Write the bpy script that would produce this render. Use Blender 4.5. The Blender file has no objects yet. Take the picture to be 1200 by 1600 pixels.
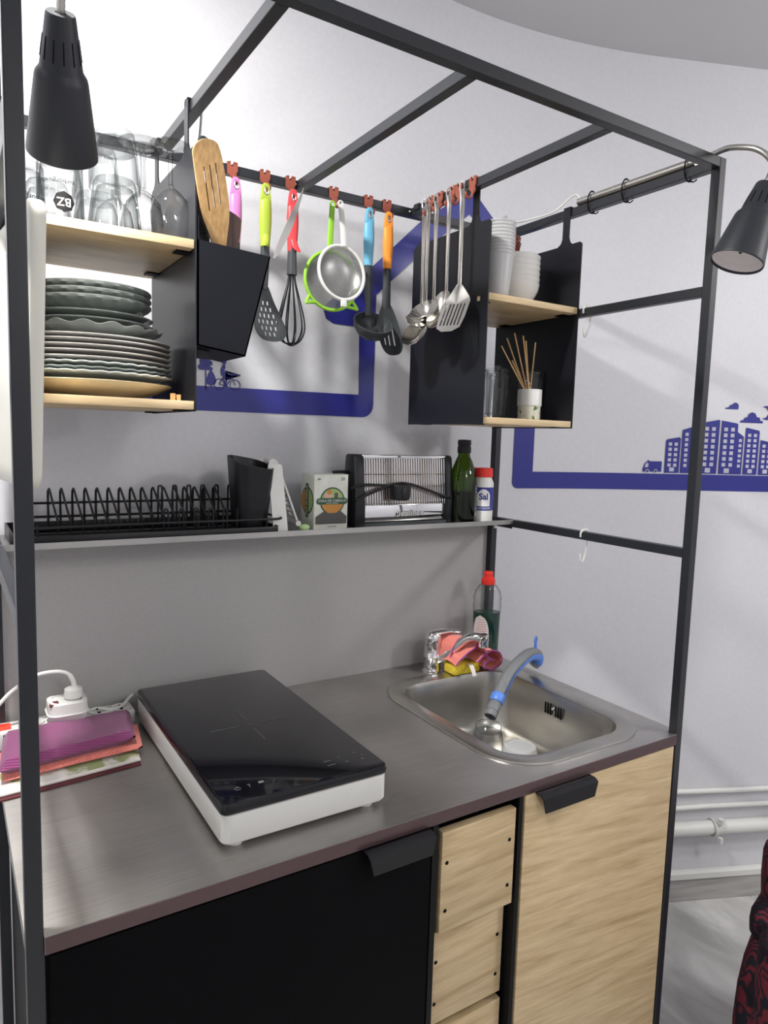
import bpy, bmesh, math, random
from mathutils import Vector, Matrix, noise
random.seed(7)
C = bpy.context.scene.collection
V = Vector
# ---------------------------------------------------------------- camera
CAM = V((-1.2181, -1.4001, 1.4625))
RT, UP, FW = V((0.84564, -0.5330, 0.0297)), V((0.0315, 0.1054, 0.9939)), V((0.5305, 0.8411, -0.1058))
yaw, pitch, roll, fpx = 0.5627, -0.1060, 0.0297, 1087.0
FW = V((math.sin(yaw)*math.cos(pitch), math.cos(yaw)*math.cos(pitch), math.sin(pitch)))
r0 = V((math.cos(yaw), -math.sin(yaw), 0)); u0 = r0.cross(FW)
RT = r0*math.cos(roll) + u0*math.sin(roll); UP = -r0*math.sin(roll) + u0*math.cos(roll)
cd = bpy.data.cameras.new('camera'); cam = bpy.data.objects.new('camera', cd); C.objects.link(cam)
cam.matrix_world = Matrix(((RT.x, UP.x, -FW.x, CAM.x), (RT.y, UP.y, -FW.y, CAM.y), (RT.z, UP.z, -FW.z, CAM.z), (0, 0, 0, 1)))
cd.sensor_fit = 'AUTO'; cd.sensor_width = 36; cd.lens = fpx/1600*36; cd.clip_start = .02
bpy.context.scene.camera = cam
# ---------------------------------------------------------------- world, lights, exposure
w = bpy.data.worlds.new('world'); bpy.context.scene.world = w; w.use_nodes = True
w.node_tree.nodes['Background'].inputs[0].default_value = (.8, .85, 1, 1)
w.node_tree.nodes['Background'].inputs[1].default_value = .05
vs = bpy.context.scene.view_settings
vs.view_transform = 'Standard'; vs.look = 'None'; vs.gamma = 1; vs.use_curve_mapping = False; vs.exposure = 0.0
def area(name, loc, rot, size, power, col=(1, 1, 1), sy=None):
    l = bpy.data.lights.new(name, 'AREA'); l.energy = power; l.size = size; l.color = col
    l.shape = 'RECTANGLE'; l.size_y = sy or size
    o = bpy.data.objects.new(name, l); o.location = loc; o.rotation_euler = rot; C.objects.link(o); return o
def globe(name, loc, power, r, col=(1, .98, .97)):
    l = bpy.data.lights.new(name, 'POINT'); l.energy = power; l.shadow_soft_size = r; l.color = col
    o = bpy.data.objects.new(name, l); o.location = loc; C.objects.link(o); return o
globe('room_light', (1.25, -2.0, 2.25), 49, .12)
globe('room_light', (-.5, -2.6, 2.25), 21, .15)
area('ceiling_downlight', (-1.33, -.50, 2.52), (0, 0, 0), .10, 36, (1, .985, .95))
BULB_POWER = 3.2
bpy.context.scene.cycles.transparent_max_bounces = 48
# ---------------------------------------------------------------- helpers: materials
def mat(name, col, rough=.5, metal=0, spec=.5, coat=0, trans=0, ior=1.45, emit=0, sheen=0):
    m = bpy.data.materials.new(name); m.use_nodes = True
    b = m.node_tree.nodes['Principled BSDF']; I = b.inputs
    I['Base Color'].default_value = (*col, 1); I['Roughness'].default_value = rough; I['Metallic'].default_value = metal
    I['Specular IOR Level'].default_value = spec; I['Coat Weight'].default_value = coat; I['IOR'].default_value = ior
    I['Transmission Weight'].default_value = trans; I['Sheen Weight'].default_value = sheen
    if emit: I['Emission Color'].default_value = (*col, 1); I['Emission Strength'].default_value = emit
    return m
def nodes(m): return m.node_tree.nodes, m.node_tree.links, m.node_tree.nodes['Principled BSDF']
def noisy(m, scale, c1, c2, stretch=(1, 1, 1), bump=0, detail=4, dist=0, rot=(0, 0, 0), lo=.35, hi=.65, rr=None):
    N, L, b = nodes(m)
    tc = N.new('ShaderNodeTexCoord'); mp = N.new('ShaderNodeMapping'); mp.inputs['Scale'].default_value = stretch
    mp.inputs['Rotation'].default_value = rot
    nz = N.new('ShaderNodeTexNoise'); nz.inputs['Scale'].default_value = scale; nz.inputs['Detail'].default_value = detail
    nz.inputs['Distortion'].default_value = dist
    cr = N.new('ShaderNodeValToRGB'); cr.color_ramp.elements[0].position = lo; cr.color_ramp.elements[1].position = hi
    cr.color_ramp.elements[0].color = (*c1, 1); cr.color_ramp.elements[1].color = (*c2, 1)
    L.new(tc.outputs['Object'], mp.inputs[0]); L.new(mp.outputs[0], nz.inputs['Vector']); L.new(nz.outputs[0], cr.inputs[0])
    L.new(cr.outputs[0], b.inputs['Base Color'])
    if rr:
        mr = N.new('ShaderNodeMapRange'); mr.inputs['To Min'].default_value = rr[0]; mr.inputs['To Max'].default_value = rr[1]
        L.new(nz.outputs[0], mr.inputs[0]); L.new(mr.outputs[0], b.inputs['Roughness'])
    if bump:
        bp = N.new('ShaderNodeBump'); bp.inputs['Strength'].default_value = bump; bp.inputs['Distance'].default_value = .002
        L.new(nz.outputs[0], bp.inputs['Height']); L.new(bp.outputs[0], b.inputs['Normal'])
    return m
def glass(name, tint=(.99, .995, .995), edge=(.22, .25, .25), gl=.03, blend=.25, rough=.02):
    m = bpy.data.materials.new(name); m.use_nodes = True; N = m.node_tree.nodes; L = m.node_tree.links; N.clear()
    out = N.new('ShaderNodeOutputMaterial'); mx = N.new('ShaderNodeMixShader'); t = N.new('ShaderNodeBsdfTransparent'); g = N.new('ShaderNodeBsdfGlossy')
    lw = N.new('ShaderNodeLayerWeight'); lw.inputs[0].default_value = blend
    mc = N.new('ShaderNodeMix'); mc.data_type = 'RGBA'; mc.inputs[6].default_value = (*tint, 1); mc.inputs[7].default_value = (*edge, 1)
    p0 = N.new('ShaderNodeMath'); p0.operation = 'POWER'; p0.inputs[1].default_value = 2.3; lw.inputs[0].default_value = .5; L.new(lw.outputs['Facing'], p0.inputs[0]); L.new(p0.outputs[0], mc.inputs[0]); L.new(mc.outputs[2], t.inputs[0])
    g.inputs['Roughness'].default_value = rough
    l2 = N.new('ShaderNodeLayerWeight'); l2.inputs[0].default_value = .5
    pw = N.new('ShaderNodeMath'); pw.operation = 'POWER'; pw.inputs[1].default_value = 5; L.new(l2.outputs['Facing'], pw.inputs[0])
    ad = N.new('ShaderNodeMath'); ad.operation = 'MULTIPLY_ADD'; ad.inputs[1].default_value = .75; ad.inputs[2].default_value = gl; L.new(pw.outputs[0], ad.inputs[0])
    L.new(ad.outputs[0], mx.inputs[0]); L.new(t.outputs[0], mx.inputs[1]); L.new(g.outputs[0], mx.inputs[2]); L.new(mx.outputs[0], out.inputs[0])
    return m
MT = {}
MT['wall'] = noisy(mat('wall_paint', (.66, .66, .69), .42, spec=.35), 90, (.645, .645, .675), (.67, .67, .70), bump=.02)
MT['ceil'] = mat('ceiling_paint', (.62, .62, .63), .9)
MT['panel'] = noisy(mat('splash_panel', (.5, .5, .5), .45), 200, (.385, .375, .37), (.405, .395, .39), bump=.02)
MT['skirt'] = noisy(mat('skirting_wood', (.4, .39, .38), .5), 6, (.34, .33, .32), (.46, .45, .43), stretch=(1, 1, 12))
MT['floor'] = noisy(mat('floor_marble', (.5, .5, .49), .35), 2.2, (.44, .435, .42), (.74, .735, .72), stretch=(3, .9, 1), dist=1.6, detail=8, rot=(0, 0, .5))
MT['frame'] = mat('frame_black', (.016, .018, .023), .36, spec=.5)
MT['cabblack'] = mat('cabinet_black', (.005, .005, .006), .6, spec=.25)
MT['matblack'] = mat('matt_black_metal', (.008, .009, .013), .38, spec=.4)
MT['door'] = mat('door_black', (.002, .002, .0027), .6, spec=.08)
MT['blackpl'] = mat('black_plastic', (.007, .007, .009), .38, spec=.4)
MT['potblack'] = mat('lamp_black', (.018, .020, .026), .48)
MT['binblack'] = mat('bin_black', (.006, .007, .011), .55, spec=.2)
MT['blue'] = mat('decal_blue', (.025, .028, .24), .3)
MT['lav'] = mat('decal_gap', (.5, .5, .57), .4)
MT['white'] = mat('white_plastic', (.72, .72, .69), .4)
MT['whitec'] = mat('white_cable', (.75, .75, .72), .4)
MT['board'] = mat('board_plastic', (.66, .65, .58), .45)
MT['hobglass'] = mat('hob_glass', (.004, .004, .006), .06, spec=.5)
MT['hobmark'] = mat('hob_marks', (.14, .14, .15), .4)
MT['chrome'] = mat('chrome', (.75, .75, .76), .06, 1)
MT['silver'] = mat('satin_silver', (.55, .54, .50), .3, 1)
MT['utensil'] = mat('utensil_steel', (.72, .70, .66), .16, 1)
MT['darkgrey'] = mat('nylon_grey', (.045, .05, .055), .45)
MT['clip'] = mat('clip_brown', (.30, .075, .045), .5)
for k, c in dict(pink=(.62, .22, .50), lime=(.40, .52, .05), red=(.78, .06, .07), skyblue=(.16, .47, .68), orange=(.95, .33, .04), green=(.30, .62, .05)).items():
    MT[k] = mat(k+'_handle', c, .4)
MT['redcap'] = mat('red_cap', (.72, .03, .02), .4)
MT['terra'] = mat('terracotta_glaze', (.16, .035, .022), .25)
MT['ceramic'] = mat('white_ceramic', (.74, .73, .71), .2)
MT['plate'] = mat('plate_white', (.46, .445, .43), .25)
MT['cream'] = mat('plate_cream', (.52, .45, .31), .3)
MT['plateglass'] = mat('plate_smoked_glass', (.20, .225, .215), .12, coat=.3)
MT['plateclear'] = mat('plate_clear_glass', (.58, .63, .61), .1, coat=.3)
MT['glass'] = glass('clear_glass')
MT['glass2'] = glass('thin_clear_glass', (.99, .995, .995), (.16, .18, .18), .04, .3)
MT['pcup'] = mat('frosted_plastic', (.80, .80, .80), .3)
MT['pcup'].node_tree.nodes['Principled BSDF'].inputs['Alpha'].default_value = .45
MT['film'] = mat('plastic_film', (.85, .85, .85), .2)
MT['film'].node_tree.nodes['Principled BSDF'].inputs['Alpha'].default_value = .33
MT['frost'] = mat('translucent_plastic', (.62, .63, .64), .35)
N, L, b = nodes(MT['frost']); b.inputs['Alpha'].default_value = .78
MT['oilglass'] = glass('green_glass', (.20, .30, .03), (.03, .06, .01), .04, .5)
MT['oil'] = mat('dark_oil', (.012, .02, .008), .15)
MT['soap'] = mat('green_soap', (.004, .035, .022), .12)
MT['label'] = mat('paper_label', (.68, .64, .64), .5)
MT['darklabel'] = mat('dark_label', (.06, .075, .06), .5)
MT['ink'] = mat('black_ink', (.005, .005, .006), .6, spec=.1)
MT['inkw'] = mat('white_ink', (.75, .75, .75), .5)
MT['inkblue'] = mat('blue_ink', (.03, .035, .25), .5)
MT['sponge'] = noisy(mat('yellow_sponge', (.8, .6, .04), .9), 300, (.62, .45, .03), (.85, .66, .06), bump=.8)
MT['cloth'] = noisy(mat('salmon_cloth', (.85, .22, .18), .95, sheen=.3), 420, (.68, .17, .14), (.9, .28, .22), bump=.7)
MT['hem'] = mat('purple_hem', (.28, .06, .25), .9)
MT['purple'] = mat('purple_microfibre', (.23, .045, .15), .95, sheen=.3)
N, L, b = nodes(MT['purple'])
tc = N.new('ShaderNodeTexCoord'); wv = N.new('ShaderNodeTexWave'); wv.inputs['Scale'].default_value = 110; wv.bands_direction = 'Y'
bp = N.new('ShaderNodeBump'); bp.inputs['Strength'].default_value = .6; bp.inputs['Distance'].default_value = .002
L.new(tc.outputs['Object'], wv.inputs[0]); L.new(wv.outputs[1], bp.inputs['Height']); L.new(bp.outputs[0], b.inputs['Normal'])
MT['towel'] = noisy(mat('patterned_towel', (.6, .6, .55), .95), 30, (.66, .64, .60), (.30, .34, .16), lo=.52, hi=.60, bump=.2)
MT['fringe'] = mat('towel_edge', (.72, .68, .64), .9)
MT['maroon'] = mat('towel_maroon', (.12, .03, .035), .9)
MT['hose'] = mat('grey_hose', (.18, .19, .20), .45)
MT['hosebl'] = mat('blue_bracket', (.10, .24, .72), .4)
MT['bamboo'] = noisy(mat('bamboo', (.5, .3, .13), .45), 20, (.46, .27, .11), (.62, .40, .18), stretch=(9, 9, .7), detail=5)
MT['darkwood'] = noisy(mat('dark_wood', (.08, .04, .03), .5), 20, (.065, .032, .026), (.11, .055, .042), stretch=(8, 8, .7))
MT['bulb'] = mat('bulb_glow', (1, .95, .85), .4, emit=14)
MT['shadein'] = mat('shade_white_inside', (.80, .75, .75), .5)
MT['redlight'] = mat('red_switch', (1, .05, .03), .3, emit=.7)
MT['copper'] = mat('copper_strip', (.75, .22, .12), .4, .3)
MT['mesh_steel'] = mat('sieve_mesh', (.42, .42, .41), .35, .9)
def oak(name, rot=0.0, tone=1.0, stretch=(1.3, 1, 16)):
    m = mat(name, (.6, .46, .28), .45)
    N, L, b = nodes(m)
    tc = N.new('ShaderNodeTexCoord'); mp = N.new('ShaderNodeMapping'); mp.inputs['Rotation'].default_value = (0, rot, 0)
    mp2 = N.new('ShaderNodeMapping'); mp2.inputs['Scale'].default_value = stretch
    nz = N.new('ShaderNodeTexNoise'); nz.inputs['Scale'].default_value = 3.4; nz.inputs['Detail'].default_value = 9; nz.inputs['Distortion'].default_value = .7
    n2 = N.new('ShaderNodeTexNoise'); n2.inputs['Scale'].default_value = 14; n2.inputs['Detail'].default_value = 6
    cr = N.new('ShaderNodeValToRGB'); e = cr.color_ramp.elements
    e[0].position = .3; e[1].position = .68
    e[0].color = (.46*tone, .33*tone, .175*tone, 1); e[1].color = (.66*tone, .51*tone, .31*tone, 1)
    k = e.new(.46); k.color = (.56*tone, .42*tone, .24*tone, 1)
    mx = N.new('ShaderNodeMix'); mx.data_type = 'RGBA'; mx.blend_type = 'MULTIPLY'; mx.inputs[0].default_value = .3
    c2 = N.new('ShaderNodeValToRGB'); c2.color_ramp.elements[0].position = .35; c2.color_ramp.elements[1].position = .6; c2.color_ramp.elements[0].color = (.6, .55, .5, 1)
    L.new(tc.outputs['Object'], mp.inputs[0]); L.new(mp.outputs[0], mp2.inputs[0]); L.new(mp2.outputs[0], nz.inputs['Vector']); L.new(mp2.outputs[0], n2.inputs['Vector'])
    L.new(nz.outputs[0], cr.inputs[0]); L.new(n2.outputs[0], c2.inputs[0])
    L.new(cr.outputs[0], mx.inputs[6]); L.new(c2.outputs[0], mx.inputs[7]); L.new(mx.outputs[2], b.inputs['Base Color'])
    return m
MT['oak'] = oak('oak_veneer', -.10)
MT['oak2'] = oak('oak_drawer', .05, 1.0)
MT['shelfoak'] = oak('oak_shelf', 0, 1.12, (1.5, 6, 14))
def steel(name, col, rough, brush=(1, 60, 60), an=.5):
    m = mat(name, col, rough, 1)
    N, L, b = nodes(m)
    tc = N.new('ShaderNodeTexCoord'); mp = N.new('ShaderNodeMapping'); mp.inputs['Scale'].default_value = brush
    nz = N.new('ShaderNodeTexNoise'); nz.inputs['Scale'].default_value = 12; nz.inputs['Detail'].default_value = 5
    n2 = N.new('ShaderNodeTexNoise'); n2.inputs['Scale'].default_value = 5; n2.inputs['Detail'].default_value = 5
    mr = N.new('ShaderNodeMapRange'); mr.inputs['To Min'].default_value = rough-.06; mr.inputs['To Max'].default_value = rough+.08
    bp = N.new('ShaderNodeBump'); bp.inputs['Strength'].default_value = .03; bp.inputs['Distance'].default_value = .001
    cr = N.new('ShaderNodeValToRGB'); cr.color_ramp.elements[0].position = .3; cr.color_ramp.elements[1].position = .7
    cr.color_ramp.elements[0].color = (*[c*.82 for c in col], 1); cr.color_ramp.elements[1].color = (*[min(1, c*1.12) for c in col], 1)
    L.new(tc.outputs['Object'], mp.inputs[0]); L.new(mp.outputs[0], nz.inputs['Vector']); L.new(tc.outputs['Object'], n2.inputs['Vector'])
    L.new(n2.outputs[0], mr.inputs[0]); L.new(mr.outputs[0], b.inputs['Roughness']); L.new(nz.outputs[0], bp.inputs['Height']); L.new(bp.outputs[0], b.inputs['Normal'])
    L.new(n2.outputs[0], cr.inputs[0]); L.new(cr.outputs[0], b.inputs['Base Color'])
    return m
MT['steel'] = steel('worktop_steel', (.45, .435, .42), .37)
N, L, b = nodes(MT['steel'])
tc = N.new('ShaderNodeTexCoord'); mp = N.new('ShaderNodeMapping'); mp.inputs['Scale'].default_value = (1.2, 90, 1); nz = N.new('ShaderNodeTexNoise'); nz.inputs['Scale'].default_value = 7; nz.inputs['Detail'].default_value = 6
mr = N.new('ShaderNodeMapRange'); mr.inputs['From Min'].default_value = .3; mr.inputs['From Max'].default_value = .7; mr.inputs['To Min'].default_value = .88; mr.inputs['To Max'].default_value = 1.10
mx = N.new('ShaderNodeMix'); mx.data_type = 'RGBA'; mx.blend_type = 'MULTIPLY'; mx.inputs[0].default_value = 1
src = b.inputs['Base Color'].links[0].from_socket
L.new(tc.outputs['Object'], mp.inputs[0]); L.new(mp.outputs[0], nz.inputs['Vector']); L.new(nz.outputs[0], mr.inputs[0]); L.new(src, mx.inputs[6]); L.new(mr.outputs[0], mx.inputs[7]); L.new(mx.outputs[2], b.inputs['Base Color'])
b.inputs['Anisotropic'].default_value = .85
cx3 = N.new('ShaderNodeCombineXYZ'); cx3.inputs[1].default_value = 1; L.new(cx3.outputs[0], b.inputs['Tangent'])
MT['sink'] = steel('sink_steel', (.50, .485, .45), .30, (10, 10, 10))
MT['shelfsteel'] = steel('shelf_grey', (.42, .41, .40), .4)
# leaf-patterned dark red fabric
m = mat('leaf_fabric', (.05, .01, .015), .85); MT['leaf'] = m
N, L, b = nodes(m)
tc = N.new('ShaderNodeTexCoord'); wv = N.new('ShaderNodeTexWave'); wv.inputs['Scale'].default_value = 42; wv.inputs['Distortion'].default_value = 14; wv.inputs['Detail'].default_value = 1.5; wv.inputs['Detail Scale'].default_value = .55
nz = N.new('ShaderNodeTexNoise'); nz.inputs['Scale'].default_value = 13
c1 = N.new('ShaderNodeValToRGB'); c1.color_ramp.elements[0].position = .42; c1.color_ramp.elements[1].position = .5
c1.color_ramp.elements[0].color = (.008, .008, .016, 1); c1.color_ramp.elements[1].color = (.13, .012, .022, 1)
c2 = N.new('ShaderNodeValToRGB'); c2.color_ramp.elements[0].position = .40; c2.color_ramp.elements[1].position = .44; c2.color_ramp.elements[0].color = (.1, .15, .35, 1)
mx = N.new('ShaderNodeMix'); mx.data_type = 'RGBA'; mx.blend_type = 'MULTIPLY'; mx.inputs[0].default_value = 1
L.new(tc.outputs['Object'], wv.inputs[0]); L.new(tc.outputs['Object'], nz.inputs['Vector']); L.new(wv.outputs[0], c1.inputs[0]); L.new(nz.outputs[0], c2.inputs[0])
L.new(c1.outputs[0], mx.inputs[6]); L.new(c2.outputs[0], mx.inputs[7]); L.new(mx.outputs[2], b.inputs['Base Color'])
# ---------------------------------------------------------------- helpers: meshes
class B:
    def __init__(s): s.bm = bmesh.new(); s.mi = 0
    def _m(s, n0):
        s.bm.faces.ensure_lookup_table()
        for f in s.bm.faces[n0:]: f.material_index = s.mi
    def box(s, x0, x1, y0, y1, z0, z1, bev=0, seg=2):
        n0 = len(s.bm.faces)
        t = bmesh.new(); bmesh.ops.create_cube(t, size=1)
        for v in t.verts: v.co = V(((x0+x1)/2+v.co.x*(x1-x0), (y0+y1)/2+v.co.y*(y1-y0), (z0+z1)/2+v.co.z*(z1-z0)))
        if bev: bmesh.ops.bevel(t, geom=t.edges[:], offset=bev, segments=seg, affect='EDGES', profile=.5)
        s.add(t); return s
    def add(s, t, mtx=None):
        if mtx: bmesh.ops.transform(t, matrix=mtx, verts=t.verts)
        me = bpy.data.meshes.new('t'); t.to_mesh(me); t.free()
        n0 = len(s.bm.faces); s.bm.from_mesh(me); bpy.data.meshes.remove(me); s._m(n0); return s
    def grid(s, rows, closed_u=False, closed_v=False, cap=False):
        # rows: list of lists of points
        n0 = len(s.bm.faces)
        R = [[s.bm.verts.new(p) for p in r] for r in rows]
        nu, nv = len(R), len(R[0])
        for i in range(nu if closed_u else nu-1):
            for j in range(nv if closed_v else nv-1):
                a, b_, c, d = R[i][j], R[i][(j+1) % nv], R[(i+1) % nu][(j+1) % nv], R[(i+1) % nu][j]
                try: s.bm.faces.new((a, b_, c, d))
                except ValueError: pass
        if cap:
            for r in (R[0], R[-1]):
                try: s.bm.faces.new(r)
                except ValueError: pass
        s._m(n0); return s
    def lathe(s, prof, c=(0, 0, 0), n=32, wob=None, axis=None, fl=0):
        c = V(c); rows = []
        q = V((0, 0, 1)).rotation_difference(V(axis).normalized()) if axis is not None else None
        for r, z in prof:
            row = []
            for k in range(n):
                a = 2*math.pi*k/n; rr = max(r, 1e-5)*(1+(wob(a, r, z) if wob else 0))
                p = V((rr*math.cos(a), rr*math.sin(a), z))
                if q: p = q @ p
                row.append(c+p)
            rows.append(row)
        return s.grid(rows, closed_v=True, cap=True)
    def tube(s, pts, r, n=8, closed=False, sx=1.0, ridge=0, nrm=None):
        pts = [V(p) for p in pts]; N_ = len(pts); rows = []
        rs = r if isinstance(r, (list, tuple)) else [r]*N_
        t0 = (pts[1]-pts[0]).normalized()
        up = V(nrm) if nrm else (V((0, 0, 1)) if abs(t0.z) < .9 else V((0, 1, 0)))
        x = t0.cross(up).normalized()
        for i, p in enumerate(pts):
            if closed: t = (pts[(i+1) % N_]-pts[i-1]).normalized()
            else: t = (pts[min(i+1, N_-1)]-pts[max(i-1, 0)]).normalized()
            x = (x - t*x.dot(t)).normalized(); y = t.cross(x)
            rows.append([p + (x*math.cos(2*math.pi*k/n)*sx + y*math.sin(2*math.pi*k/n))*rs[i] for k in range(n)])
        return s.grid(rows, closed_u=closed, closed_v=True, cap=not closed)
    def cyl(s, a, b_, r, r2=None, n=20): return s.tube([a, b_], [r, r if r2 is None else r2], n)
    def sphere(s, c, r, sc=(1, 1, 1), n=12):
        t = bmesh.new(); bmesh.ops.create_uvsphere(t, u_segments=n*2, v_segments=n, radius=r)
        for v in t.verts: v.co = V((v.co.x*sc[0]+c[0], v.co.y*sc[1]+c[1], v.co.z*sc[2]+c[2]))
        return s.add(t)
    def prism(s, poly, f0, f1, bev=0, holes=()):
        # poly: 2D pts; f0,f1 map 2D->3D for the two faces
        n0 = len(s.bm.faces); t = bmesh.new()
        loops = [poly]+list(holes); edges = []; A = []
        for lp in loops:
            vs_ = [t.verts.new(f0(*p)) for p in lp]; A.append(vs_)
            for i in range(len(vs_)): edges.append(t.edges.new((vs_[i], vs_[(i+1) % len(vs_)])))
        if holes: bmesh.ops.triangle_fill(t, use_beauty=True, use_dissolve=False, edges=edges)
        else: t.faces.new(A[0])
        ff = [[v.index for v in f.verts] for f in t.faces] if False else None
        t.verts.ensure_lookup_table(); t.verts.index_update()
        faces = [[v.index for v in f.verts] for f in t.faces]
        allp = [p for lp in loops for p in lp]
        Bv = [t.verts.new(f1(*p)) for p in allp]; t.verts.ensure_lookup_table()
        nn = len(allp)
        for f in faces: t.faces.new([t.verts[nn+i] for i in reversed(f)])
        o = 0
        for lp in loops:
            k = len(lp)
            for i in range(k):
                j = (i+1) % k
                t.faces.new((t.verts[o+j], t.verts[o+i], t.verts[nn+o+i], t.verts[nn+o+j]))
            o += k
        bmesh.ops.recalc_face_normals(t, faces=t.faces[:])
        if bev:
            es = [e for e in t.edges if len(e.link_faces) == 2 and e.calc_face_angle(0) > .9]
            bmesh.ops.bevel(t, geom=es, offset=bev, segments=2, affect='EDGES', profile=.5)
        return s.add(t)
    def xz(s, poly, y0, y1, bev=0, holes=()): return s.prism(poly, lambda a, b_: V((a, y0, b_)), lambda a, b_: V((a, y1, b_)), bev, holes)
    def yz(s, poly, x0, x1, bev=0, holes=()): return s.prism(poly, lambda a, b_: V((x0, a, b_)), lambda a, b_: V((x1, a, b_)), bev, holes)
    def xy(s, poly, z0, z1, bev=0, holes=()): return s.prism(poly, lambda a, b_: V((a, b_, z0)), lambda a, b_: V((a, b_, z1)), bev, holes)
def rr(x0, x1, y0, y1, r, n=6):
    o = []
    for cx, cy, a0 in ((x1-r, y1-r, 0), (x0+r, y1-r, 90), (x0+r, y0+r, 180), (x1-r, y0+r, 270)):
        for k in range(n+1):
            a = math.radians(a0+90*k/n); o.append((cx+r*math.cos(a), cy+r*math.sin(a)))
    return o
def circ(cx, cy, r, n=20, ry=None): return [(cx+r*math.cos(2*math.pi*k/n), cy+(ry or r)*math.sin(2*math.pi*k/n)) for k in range(n)]
def spline(P, n=8):
    P = [V(p) for p in P]; o = []
    for i in range(len(P)-1):
        a, b_, c, d = P[max(i-1, 0)], P[i], P[i+1], P[min(i+2, len(P)-1)]
        for k in range(n):
            t = k/n; o.append(.5*((2*b_)+(c-a)*t+(2*a-5*b_+4*c-d)*t*t+(3*b_-a-3*c+d)*t**3))
    return o+[P[-1]]
def sm2(P, n=5): return [(p.x, p.y) for p in spline([V((a, b_, 0)) for a, b_ in P], n)]
def closed2(P, n=5):
    Q = P[-2:]+P+P[:2]; S = spline([V((a, b_, 0)) for a, b_ in Q], n)
    return [(p.x, p.y) for p in S[2*n:-(2*n)]][:len(P)*n]
def thing(name, label, cat, loc=(0, 0, 0), rz=0, group=None):
    o = bpy.data.objects.new(name, None); C.objects.link(o); o.empty_display_size = .02
    o.location = loc; o.rotation_euler = (0, 0, rz); o['label'] = label; o['category'] = cat
    if group: o['group'] = group
    return o
def obj(name, b_, mats, parent=None, smooth=True, label=None, world=False, root=None):
    bm = b_.bm if isinstance(b_, B) else b_
    bmesh.ops.remove_doubles(bm, verts=bm.verts, dist=1e-6)
    bmesh.ops.recalc_face_normals(bm, faces=bm.faces[:])
    off = V((0, 0, 0))
    if parent is None:
        xs = [v.co for v in bm.verts]
        off = V(((min(p.x for p in xs)+max(p.x for p in xs))/2, (min(p.y for p in xs)+max(p.y for p in xs))/2, min(p.z for p in xs)))
    elif world:
        q = root or parent; off = V(q.location)
    if off.length: bmesh.ops.translate(bm, vec=-off, verts=bm.verts)
    me = bpy.data.meshes.new(name); bm.to_mesh(me); bm.free()
    for m_ in (mats if isinstance(mats, (list, tuple)) else [mats]): me.materials.append(MT[m_] if isinstance(m_, str) else m_)
    if smooth:
        for p in me.polygons: p.use_smooth = True
        me.set_sharp_from_angle(angle=math.radians(38))
    o = bpy.data.objects.new(name, me); C.objects.link(o)
    if parent is None: o.location = off
    else: o.parent = parent
    if label: o['label'] = label
    return o
def tag(o, label, cat, group=None, kind=None):
    o['label'] = label; o['category'] = cat
    if group: o['group'] = group
    if kind: o['kind'] = kind
    return o
def struct(name, b_, m, smooth=False, label=None):
    o = obj(name, b_, m, smooth=smooth); o['kind'] = 'structure'
    if label: o['label'] = label
    return o
def dup(root, loc, label=None, rz=None, group=None):
    r = root.copy(); C.objects.link(r); r.location = loc
    if rz is not None: r.rotation_euler = (0, 0, rz)
    if label: r['label'] = label
    if group: r['group'] = group
    for ch in root.children:
        c = ch.copy(); C.objects.link(c); c.parent = r
        for g in ch.children:
            d = g.copy(); C.objects.link(d); d.parent = c
    return r
def text_bm(s, size, depth=.0002, bold=0):
    cu = bpy.data.curves.new('t', 'FONT'); cu.body = s; cu.size = size; cu.extrude = depth; cu.align_x = 'CENTER'; cu.align_y = 'CENTER'; cu.offset = bold; cu.resolution_u = 3
    o = bpy.data.objects.new('t', cu); C.objects.link(o); bpy.context.view_layer.update()
    me = bpy.data.meshes.new_from_object(o.evaluated_get(bpy.context.evaluated_depsgraph_get()))
    bm = bmesh.new(); bm.from_mesh(me); bpy.data.objects.remove(o); bpy.data.curves.remove(cu); bpy.data.meshes.remove(me)
    return bm
def text(b_, s, size, o, ux, uz, depth=.0002, bold=0):
    # ux: direction of reading, uz: up direction
    ux, uz = V(ux).normalized(), V(uz).normalized(); n = ux.cross(uz)
    m_ = Matrix(((ux.x, uz.x, n.x, o[0]), (ux.y, uz.y, n.y, o[1]), (ux.z, uz.z, n.z, o[2]), (0, 0, 0, 1)))
    b_.add(text_bm(s, size, depth, bold), m_); return b_
# ================================================================ SETTING
S = .018; W = 1.161; D = .6; H = 1.985; ZC = .9; YB = -.009
X1, X2, X3 = -.865, -.5785, -.2938; Z1, Z2 = 1.760, 1.267
def wy(X):
    a, b_, m_ = -.12, .53, .43
    if X < a: return .10
    if X < b_: return .10-m_*(X-a)**2/(2*(b_-a))
    return .10-m_*(b_-a)/2-m_*(X-b_)
xs = [-2.6, -2, -1.5, -1, -.6, -.3]+[-.12+.65*k/26 for k in range(27)]+[.6, .8, 1.1, 1.5, 2, 2.6]
b = B(); b.grid([[V((x, wy(x), z)) for z in (0, 2.55)] for x in xs]); b.grid([[V((x, wy(x)+.1, z)) for z in (0, 2.55)] for x in xs])
struct('wall_back', b, 'wall', smooth=True)
struct('wall_left', B().box(-2.7, -2.6, -3.4, .2, 0, 2.55), 'wall')
struct('wall_right', B().box(2.6, 2.7, -3.4, wy(2.6)+.1, 0, 2.55), 'wall')
struct('wall_front', B().box(-2.7, 2.7, -3.5, -3.4, 0, 2.55), 'wall')
struct('floor', B().box(-2.7, 2.7, -3.5, .25, -.1, 0), 'floor')
struct('ceiling', B().box(-2.7, 2.7, -3.5, .25, 2.55, 2.65), 'ceil')
b = B(); b.mi = 0
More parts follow.
